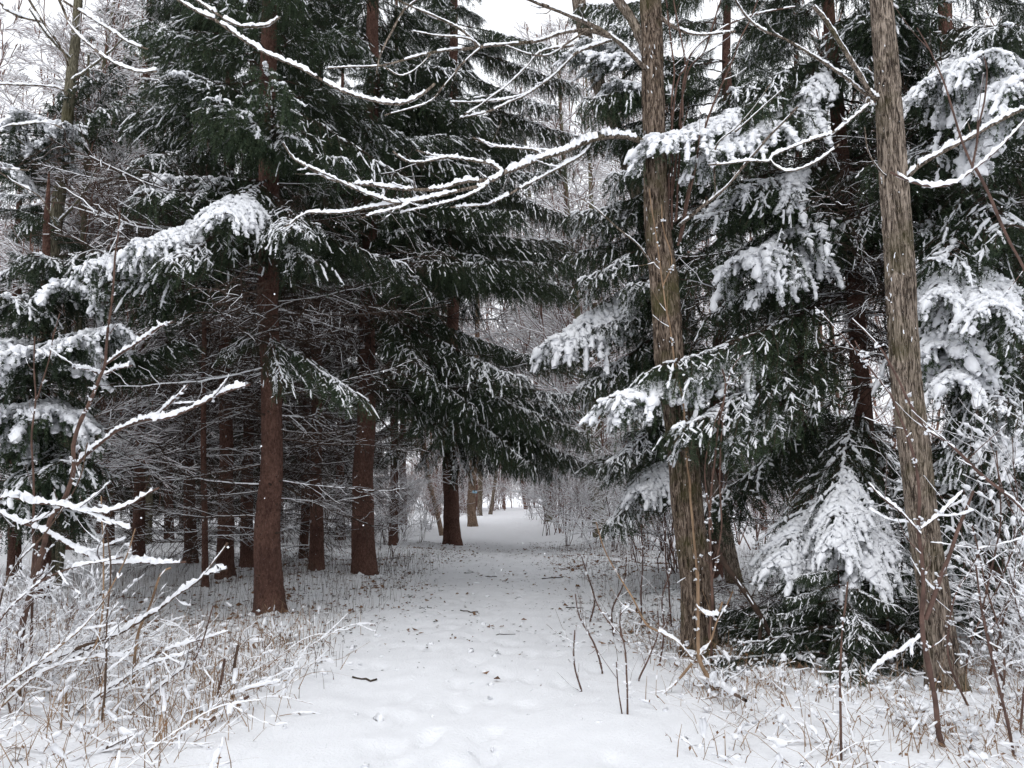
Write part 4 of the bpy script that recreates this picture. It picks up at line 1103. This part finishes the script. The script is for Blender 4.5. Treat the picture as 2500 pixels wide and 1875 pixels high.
for q, pl in enumerate([[(0, 1690), (120, 1600), (230, 1500), (300, 1380), (330, 1290)], [(-20, 1560), (60, 1450), (160, 1390), (300, 1360)], [(20, 1850), (180, 1740), (330, 1640), (470, 1590)], [(170, 1660), (240, 1560), (252, 1363), (246, 1210)], [(100, 1800), (250, 1700), (380, 1600), (560, 1540)],
                        [(260, 1600), (262, 1505), (270, 1400), (262, 1300)], [(-30, 1760), (90, 1650), (200, 1610), (330, 1600)], [(300, 1760), (420, 1650), (480, 1600), (520, 1480)], [(0, 1480), (40, 1380), (110, 1300), (190, 1180), (215, 1080)], [(330, 1870), (430, 1780), (560, 1700), (700, 1660)]]):
    plant("weed_stem", "%s of the criss-crossing straw stems in the left weeds, lowest first" % ordn([1, 6, 0, 5, 3, 8, 2, 4, 9, 7][q]), "stalk", pl, 5.6 + .1 * (q % 5), 6, 3, 1.5, 520 + q, bark=(STRAW, REDSTEM, STALK)[q % 3], twigs=8, group="criss-crossing stems at left", clumps=5)

# right saplings
plant("sapling", "brown double-stemmed sapling rising before the right maple", "sapling", [(2316, 1859), (2292, 1790), (2284, 1709), (2275, 1656), (2255, 1566), (2251, 1485), (2251, 1403), (2247, 1302), (2243, 1200), (2235, 1129), (2210, 1048), (2170, 958), (2125, 901), (2088, 828)], 5.0, 15, 3, .35, 541, bark=BARETWIG, twigs=6, clumps=14,
      sides=[([(2259, 1513), (2292, 1428), (2316, 1363), (2336, 1294), (2357, 1241), (2373, 1200)], 12, 6, 1.6), ([(2247, 1302), (2200, 1250), (2160, 1220), (2120, 1180)], 6, 3, 1.4), ([(2250, 1550), (2200, 1590), (2150, 1620), (2110, 1660)], 7, 3, 1.7), ([(2170, 958), (2120, 890), (2040, 800), (1990, 750)], 5, 2, .6), ([(2247, 1290), (2300, 1250), (2350, 1200)], 6, 3, 1.6)])
plant("sapling", "dark leaning stem at the lower right corner", "sapling", [(2481, 1880), (2463, 1782), (2446, 1709), (2422, 1607), (2400, 1500), (2380, 1380)], 4.9, 8, 4, .3, 542, bark=BARETWIG, twigs=4, clumps=5)
plant("weed_stem", "upright reddish stem with a snow knob before the big low bough", "stalk", [(2054, 1850), (2052, 1729), (2050, 1648), (2056, 1554), (2064, 1493), (2070, 1420)], 5.0, 7, 4, .5, 543, clumps=9)
plant("sapling", "tan crooked sapling with curled twig at the nearer maple's foot", "sapling", [(1753, 1692), (1718, 1635), (1706, 1599), (1704, 1525), (1706, 1444), (1708, 1395)], 6.7, 11, 6, .3, 544, bark=STRAW, clumps=3,
      sides=[([(1708, 1595), (1734, 1566), (1751, 1517), (1775, 1477), (1790, 1440)], 6, 3, 1.6), ([(1700, 1477), (1718, 1497), (1751, 1499), (1763, 1469)], 6, 5, 1.9), ([(1690, 1606), (1653, 1566), (1600, 1538), (1577, 1521), (1545, 1460), (1508, 1403), (1475, 1342), (1455, 1273)], 6, 2.5, .9), ([(1690, 1620), (1649, 1668), (1602, 1705)], 7, 5, .5)])
plant("fallen_stick", "snow-capped forked branch lying before the nearer maple", "stick", [(1690, 1664), (1738, 1668), (1775, 1684), (1820, 1709)], 6.3, 9, 6, 1.5, 545, bark=STALK, Yend=6.0, sides=[([(1752, 1676), (1770, 1664), (1778, 1655)], 5, 3, 1.2)])
plant("sapling", "small forked sapling at the right edge of the path", "sapling", [(1532, 1747), (1530, 1627), (1520, 1558), (1488, 1521), (1463, 1485), (1447, 1444)], 6.0, 5, 2.5, .4, 546, clumps=7, sides=[([(1518, 1556), (1514, 1501), (1545, 1469)], 4, 2.5, .8), ([(1524, 1772), (1510, 1688), (1506, 1615)], 4, 2.5, 0)])
plant("vine", "reddish vine stems climbing beside the nearer maple", "vine", [(1735, 1590), (1738, 1424), (1734, 1240), (1751, 1060), (1771, 946), (1765, 900)], 7.4, 8, 4, .2, 547, twigs=10, clumps=14, sides=[([(1738, 1424), (1760, 1300), (1757, 1150), (1769, 950)], 5, 3, .3), ([(1740, 1300), (1720, 1150), (1740, 1050), (1765, 980)], 4, 3, .3), ([(1771, 946), (1800, 880), (1830, 860)], 4, 2, .8)])
plant("vine", "pale vine running up the nearer maple's bark", "vine", [(1700, 1400), (1680, 1150), (1665, 980), (1640, 830), (1618, 700), (1600, 560), (1585, 460)], 7.7, 7, 3, .7, 548, bark=STRAW, twigs=8, clumps=14, sides=[([(1618, 700), (1640, 640), (1620, 560), (1615, 500)], 4, 3, .9)])
plant("fallen_branch", "red-brown broken branch sagging to the ground between the maples", "branch", [(1745, 1330), (1759, 1359), (1795, 1412), (1836, 1469), (1860, 1509), (1885, 1558), (1926, 1603)][::-1], 7.6, 12, 14, .4, 549, bark=DEADTWIG, twigs=6, sides=[([(1858, 1510), (1855, 1560), (1850, 1600)], 10, 9, 0)])
NR = plant("sapling", "long grey stem slanting across the right edge close by", "sapling", [(2620, 1500), (2560, 1330), (2500, 1247), (2414, 1174), (2365, 1125), (2316, 1080), (2267, 1044), (2222, 978), (2182, 905), (2145, 844), (2080, 779)], 4.0, 14, 4, .5, 550, bark=BARETWIG, twigs=8, clumps=8)
NB = plant("bare_branch", "arched snowy branch curving close to the lens at upper right", "branch", [(2700, 900), (2640, 300), (2560, 240), (2500, 297), (2434, 366), (2389, 403), (2353, 431), (2312, 452), (2259, 452), (2210, 437), (2174, 421)], 3.6, 9, 5, 1.4, 551, bark=BARETWIG, group="near stems at upper right",
      sides=[([(2239, 69), (2271, 122), (2304, 195), (2328, 277), (2349, 346), (2375, 408)][::-1], 6, 3, .2), ([(2373, 412), (2385, 346), (2389, 305), (2402, 252), (2410, 175), (2402, 138)], 6, 3, .8), ([(2381, 410), (2414, 468), (2446, 541), (2467, 590), (2500, 655), (2560, 800)], 8, 6, .6)])

for q, (px, py, hh) in enumerate([(1420, 1690, 150), (1470, 1640, 190), (1560, 1660, 170), (1610, 1620, 230), (1500, 1560, 200), (1570, 1540, 260), (1440, 1520, 160), (1640, 1540, 280)]):
    rng = R_(570 + q); b = atground(px, py); j = rng.normal(size=4) * 16
    plant("weed_stem", "%s thin bare stem along the right path edge, counted from the camera" % ordn([0, 2, 1, 3, 4, 5, 7, 6][q]), "stalk", [(px, py), (px + j[0], py - hh * .35), (px + j[0] + j[1], py - hh * .7), (px + j[0] + j[1] + j[2], py - hh)], float(b[1]), 5, 2.5, .5, 580 + q, bark=(REDSTEM, BARETWIG)[q % 2], twigs=9, group="thin stems along the right path edge", clumps=4)
for q, (px, py, hh) in enumerate([(2380, 1760, 420), (2430, 1800, 520), (2460, 1700, 600), (2350, 1700, 380), (2490, 1840, 560), (2410, 1680, 480)]):
    rng = R_(590 + q); b = atground(px, py); j = rng.normal(size=4) * 45
    plant("weed_stem", "%s dark upright stem in the right edge thicket, counted from the maple" % ordn([1, 3, 4, 0, 5, 2][q]), "stalk", [(px, py), (px + j[0], py - hh * .35), (px + j[0] + j[1], py - hh * .7), (px + j[0] + j[1] + j[2], py - hh)], float(b[1]), 6, 3, .8, 595 + q, bark=(BARETWIG, REDSTEM)[q % 2], twigs=16, group="dark stems in the right edge thicket", clumps=8)
# heavily laden shrubs at the right edge and left edge
RMIN[0] = .0013
LADEN = []
for q in range(3):
    SEGS.clear()
    mb = shrub_mesh(601 + q, 1.5, 7, .0016, 2, 5, rad=.006, spreadbase=.7, wig=.16, up=.0)
    rng = R_(650 + q); sg = np.array(SEGS); sg = sg[rng.random(len(sg)) < .22]
    steep = np.abs(nrm(sg[:, 1] - sg[:, 0])[:, 2]) < .8
    sg = sg[steep | (rng.random(len(sg)) < .3)]
    sb = MB(); sausages(sb, rng, sg[:, 0], sg[:, 1] + (sg[:, 1] - sg[:, 0]) * rng.uniform(-.5, .4, (len(sg), 1)), rng.uniform(.005, .016, len(sg)), 5, 6, .9, .4, .3)
    LADEN.append((mb.mesh("laden_shrub", [BARETWIG, SNOW]), sb.mesh("laden_snow", [SNOW], True)))
def laden(q, loc, s):
    r = link("laden_shrub", None, loc=loc); link("branches", LADEN[q][0], r); link("snow", LADEN[q][1], r)
    return r
lab = ["snow-clotted shrub pressed against the right frame edge", "snow-clotted shrub just right of the right maple's foot", "low snow-clotted shrub below the right thicket", "snow-clotted shrub between the right maple and the edge", "tall snow-clotted shrub behind the dark leaning corner stem"]
rng = R_(99)
for q, (px, Yq, s) in enumerate([(2490, 6.6, 1.2), (2420, 7.2, .9), (2500, 5.6, .7)]):
    x = (px - 1250) / FPX * Yq; o = laden(q % 3, (x, Yq, float(gh(x, Yq))), s); o.scale = (s, s, s * 1.1); o.rotation_euler = (0, 0, rng.uniform(0, 6))
    tag(o, lab[q], "shrub", "snow-clotted shrubs at the right edge")
lab = ["snow-clotted shrub at the left frame edge", "snow-clotted shrub behind the arching left sapling", "low snow-clotted shrub in the lower left weeds", "snow-clotted weeds shrub under the highest sagging branch"]
for q, (px, Yq, s) in enumerate([(20, 6.6, .8), (190, 7.2, .8), (90, 5.8, .6), (290, 6.8, .65)]):
    x = (px - 1250) / FPX * Yq; o = laden((q + 1) % 3, (x, Yq, float(gh(x, Yq))), s); o.scale = (s, s, s); o.rotation_euler = (0, 0, rng.uniform(0, 6))
    tag(o, lab[q], "shrub", "snow-clotted shrubs at the left edge")

# ------------------------------------------------------------------ ground cover
def off_path(x, y): return np.abs(x - path_c(y)) - path_w(y)

def stalks(seed, n, xr, yr, h0, h1, w, lean, mat, dens=None):
    rng = R_(seed); mb = MB()
    x = rng.uniform(*xr, n); y = rng.uniform(*yr, n)
    d = off_path(x, y)
    keep = rng.random(n) < np.clip((d + .25) / .8, 0, 1)
    if dens is not None: keep &= rng.random(n) < dens(x, y)
    x, y = x[keep], y[keep]; n = len(x); z = gh(x, y) - .02
    h = rng.uniform(h0, h1, n); a = rng.uniform(0, 6.28, n); l = np.abs(rng.normal(size=n)) * lean
    dx, dy = np.cos(a) * l * h, np.sin(a) * l * h
    ww = w * rng.uniform(.6, 1.4, n) * .5
    lv = []
    for f in (0, .5, 1):
        cx, cy, cz = x + dx * f ** 1.6, y + dy * f ** 1.6, z + h * f * (1 - .35 * np.minimum(l, 1.5) * f)
        wf = ww * (1 - .6 * f)
        lv += [np.stack([cx - wf, cy, cz], 1), np.stack([cx + wf, cy, cz], 1)]
    V = np.stack(lv, 1).reshape(-1, 3); b = (np.arange(n) * 6)[:, None, None]
    Q = (np.array([[0, 1, 3, 2], [2, 3, 5, 4]])[None] + b).reshape(-1, 4)
    mb.add(V, quads=Q)
    return mb, np.stack(lv[-2:], 0).mean(0), np.stack(lv[2:4], 0).mean(0)

def vn(x, y, s): return .5 + .5 * np.sin(s * x + 1.7 * np.sin(s * .6 * y)) * np.sin(s * .9 * y + 1.3 * np.sin(s * .7 * x))
mb, _, _ = stalks(801, 15000, (-9, -1.2), (6.5, 20), .03, .32, .0045, .26, STALK, lambda x, y: .12 + .88 * vn(x, y, 2.2) * vn(y + 2, x, 5.1) ** .5)
mb2, _, _ = stalks(802, 9000, (.8, 8), (6.5, 24), .06, .30, .0045, .35, STALK, lambda x, y: vn(x, y, 2.0))
g = MB()
for m in (mb, mb2): stamp(g, m.arrays(), (0, 0, 0), 1, 0)
tag(link("dead_grass", g.mesh("dead_grass", [STALK])), "thin dark dead stalks sticking through the snow", "grass", kind="stuff")

def weeds(seed, n, xr, yr, dens, h0=.12, h1=.5, lean=1.0):
    a, tips, mids = stalks(seed, n, xr, yr, h0, h1, .006, lean, STRAW, dens)
    return a, tips, mids
dl = lambda x, y: np.clip((-1.05 - x - .10 * (y - 5)) / 1.2, 0, 1) * np.clip((10.5 - y) / 2, 0, 1) * (.2 + .8 * vn(x, y, 2.6) ** 1.5)
dr = lambda x, y: np.clip((x - .80) / .7, 0, 1) * np.clip((10.5 - y) / 2, 0, 1) * (.1 + .9 * vn(x, y, 3.1) ** 1.5)
w1, t1, m1 = weeds(811, 8000, (-6, -.9), (4.3, 10.5), dl, .10, .46, 1.5)
w2, t2, m2 = weeds(812, 13500, (.8, 6), (4.3, 10.5), dr, .06, .30, 1.6)
g = MB()
for m in (w1, w2): stamp(g, m.arrays(), (0, 0, 0), 1, 0)
tag(link("dry_weeds", g.mesh("dry_weeds", [STRAW])), "tangled straw-coloured dry weeds on both verges", "weeds", kind="stuff")
rng = R_(813); sb = MB(); lb_ = MB()
for tp, md, pr in ((t1, m1, .34), (t2, m2, .4)):
    k = rng.random(len(tp)) < pr
    A = md[k] + (tp[k] - md[k]) * rng.uniform(-.2, .5, (k.sum(), 1)); B = tp[k]
    B = A + nrm(B - A) * np.minimum(np.linalg.norm(B - A, axis=1, keepdims=True), .14) * rng.uniform(.3, 1, (k.sum(), 1))
    sausages(sb, rng, A, B, .005 + .018 * rng.random(k.sum()) ** 2, 4, 6, .8, .3, .22)
    k = rng.random(len(tp)) < .5; c = md[k] + (tp[k] - md[k]) * rng.random((k.sum(), 1)); n = len(c)   # withered leaves hanging on the weeds
    a1 = nrm(rng.normal(size=(n, 3)) + [0, 0, -.8]) * rng.uniform(.012, .04, (n, 1)); a2 = nrm(np.cross(a1, rng.normal(size=(n, 3)))) * rng.uniform(.004, .011, (n, 1))
    V = np.stack([c, c + a1 * .5 + a2, c + a1, c + a1 * .5 - a2], 1).reshape(-1, 3); b = (np.arange(n) * 4)[:, None, None]
    lb_.add(V, tris=(np.array([[0, 1, 2], [0, 2, 3]])[None] + b).reshape(-1, 3))
tag(link("weed_snow", sb.mesh("weed_snow", [SNOW], True)), "small clumps of snow caught on the dry weeds", "snow", kind="stuff")
tag(link("withered_leaves", lb_.mesh("withered_leaves", [LEAF])), "withered brown leaves hanging on the dry weeds", "leaves", kind="stuff")
# long bent stems lying criss-cross under their snow
mb = MB(); sb = MB(); rng = R_(815)
for q in range(130):
    lft = q < 85
    x = rng.uniform(-4.4, -1.7) if lft else rng.uniform(1.3, 4.2); y = rng.uniform(4.7, 8.6)
    if lft and x > -1.5 - .16 * (y - 5): continue
    L = rng.uniform(.35, 1.1) * (1 if lft else .7); az = rng.normal() * .7 + (.2 if rng.random() < .75 else 2.6); el = rng.uniform(.1, .75)
    z0 = float(gh(x, y)) - .03; d = np.array([math.cos(az) * math.cos(el), math.sin(az) * math.cos(el), math.sin(el)])
    p = np.array([x, y, z0]); P = np.stack([p, p + d * L * .35, p + d * L * .7 + [0, 0, -.05 * L], p + d * L + [0, 0, -.2 * L]])
    limb_geo(mb, sb, P, rng.uniform(.0025, .0045), .0014, rng.uniform(.3, 1.3), rng, 5, .06, rng.integers(1, 6))
tag(link("bent_weeds", mb.mesh("bent_weeds", [STRAW], True)), "long bent straw stems lying criss-cross in the verges", "weeds", kind="stuff")
tag(link("bent_weed_snow", sb.mesh("bent_weed_snow", [SNOW], True)), "ridges of snow lying along the bent straw stems", "snow", kind="stuff")

# small dead leaves and needle litter on the snow
def scatter(seed, n, xr, yr, dens, s0, s1, mat, up=.004, curl=.4):
    rng = R_(seed); mb = MB()
    x = rng.uniform(*xr, n); y = rng.uniform(*yr, n); k = rng.random(n) < dens(x, y); x, y = x[k], y[k]; n = len(x)
    z = surf(x, y) + up
    s = rng.uniform(s0, s1, n); a = rng.uniform(0, 6.28, n); asp = rng.uniform(.25, .8, n)
    q = np.array([[-1, 0], [-.2, 1], [1, 0], [-.2, -1]])
    lx = q[None, :, 0] * s[:, None]; ly = q[None, :, 1] * (s * asp)[:, None]
    V = np.stack([x[:, None] + lx * np.cos(a)[:, None] - ly * np.sin(a)[:, None], y[:, None] + lx * np.sin(a)[:, None] + ly * np.cos(a)[:, None], z[:, None] + curl * s[:, None] * np.abs(rng.normal(size=(n, 4)))], -1)
    b = (np.arange(n) * 4)[:, None, None]
    mb.add(V.reshape(-1, 3), tris=(np.array([[0, 1, 2], [0, 2, 3]])[None] + b).reshape(-1, 3))
    return mb
g = MB()
pd = lambda x, y: np.clip(.16 + .84 * np.clip(off_path(x, y) / .9 + .75, 0, 1), 0, 1) * np.clip((y - 6.6) / 3, 0, 1) * (.06 + .94 * vn(x, y, 2.7) ** 2) * np.where(x > .6, 1.0, .75)
stamp(g, scatter(821, 20000, (-6, 4.5), (6.5, 24), pd, .012, .046, LEAF, .004, .5).arrays(), (0, 0, 0), 1, 0)
tag(link("leaf_litter", g.mesh("leaf_litter", [LEAF])), "small brown fallen leaves scattered on the snow", "leaves", kind="stuff")
nd = lambda x, y: np.clip(.25 + .75 * np.clip(off_path(x, y) / .8 + .8, 0, 1), 0, 1) * np.clip((y - 7) / 3, 0, 1) * (.05 + .95 * vn(x + 3, y, 3.3) ** 1.6 * vn(y, x, 7.7)) * np.where(x > .5, 1.4, 1)
mb = scatter(822, 64000, (-6, 4.5), (7, 26), nd, .006, .030, DEBRIS, .003, .25)
tag(link("needle_litter", mb.mesh("needle_litter", [DEBRIS])), "dark spruce needles and bark bits on the snow", "litter", kind="stuff")
# fallen twigs on the path
tw = [((1208, 1551), (1256, 1548), "short straight dark stick lying across the path"), ((1134, 1403), (1158, 1401), "small forked twig far along the path"), ((1185, 1408), (1215, 1409), "dark twig bit on the path past the shade edge"), ((1325, 1414), (1372, 1411), "thin dark twig on the path's right verge"), ((1123, 1492), (1168, 1498), "crooked brown twig at the middle of the path"),
      ((1024, 1488), (1055, 1489), "flattened spruce sprig left of the path's middle"), ((862, 1655), (920, 1659), "thin bent twig left of the path near the weeds"), ((1380, 1489), (1425, 1489), "slim twig on the right verge beyond the path")]
for q, (a_, b_, lb) in enumerate(tw):
    rng = R_(840 + q); mb = MB(); A = atground(*a_); B = atground(*b_)
    P = A + (B - A) * np.linspace(0, 1, 6)[:, None]; P[:, 2] = surf(P[:, 0], P[:, 1]) + .008; P += rng.normal(size=P.shape) * [.01, .02, .003]
    tube(mb, P, np.full(6, .009) * rng.uniform(.5, 1.3) * np.linspace(1, rng.uniform(.3, 1), 6), 5)
    P[:, 2] -= .006 * rng.random()
    if q % 2: c = P[rng.integers(1, 5)]; tube(mb, np.stack([c, c + rng.normal(size=3) * [.05, .06, .0] + [0, 0, .012], c + rng.normal(size=3) * [.09, .13, 0] + [0, 0, .02]]), np.array([.005, .004, .002]), 4)
    tag(link("fallen_twig", mb.mesh("fallen_twig", [DEBRIS], True, A), loc=A), lb, "twig", "twigs lying on the path")

# clumps of snow shaken down from the boughs
rng = R_(855); n = 900; x = rng.uniform(-5, 5, n); y = 4.5 + 17 * rng.random(n) ** 1.4
k = rng.random(n) < np.where(np.abs(off_path(x, y)) < 9, np.where(off_path(x, y) < 0, .45, 1.0), 0); x, y = x[k], y[k]; n = len(x)
c = np.stack([x, y, surf(x, y)], 1); sb = MB()
sausages(sb, rng, c, c + rng.normal(size=c.shape) * [.03, .03, .0], .006 + .028 * rng.random(n) ** 3, 4, 6, .7, .35, .25, 0, .15)
tag(link("fallen_snow", sb.mesh("fallen_snow", [SNOW], True)), "crumbs and clumps of snow fallen from the boughs", "snow", kind="stuff")

# drifting snowflakes
rng = R_(860); n = 900; mb = MB()
yf = rng.uniform(2.2, 16, n); xf = rng.uniform(-.68, .68, n) * yf; zf = 1.6 + yf * rng.uniform(-.3, .65, n)
ok = zf > .1; xf, yf, zf = xf[ok], yf[ok], zf[ok]; n = len(xf)
o6 = np.array([[1, 0, 0], [-1, 0, 0], [0, 1, 0], [0, -1, 0], [0, 0, 1], [0, 0, -1]], float)
V = np.stack([xf, yf, zf], 1)[:, None] + o6[None] * rng.uniform(.0015, .0042, (n, 1, 1)) * rng.uniform(.6, 1.4, (n, 6, 1))
f8 = np.array([[0, 2, 4], [2, 1, 4], [1, 3, 4], [3, 0, 4], [2, 0, 5], [1, 2, 5], [3, 1, 5], [0, 3, 5]])
mb.add(V.reshape(-1, 3), tris=(f8[None] + (np.arange(n) * 6)[:, None, None]).reshape(-1, 3))
tag(link("falling_snow", mb.mesh("falling_snow", [SNOW])), "scattered snowflakes drifting down through the air", "snowflakes", kind="stuff")
tot = sum(len(m.polygons) for m in bpy.data.meshes)
print("polys in meshes", tot, "objects", len(bpy.data.objects))
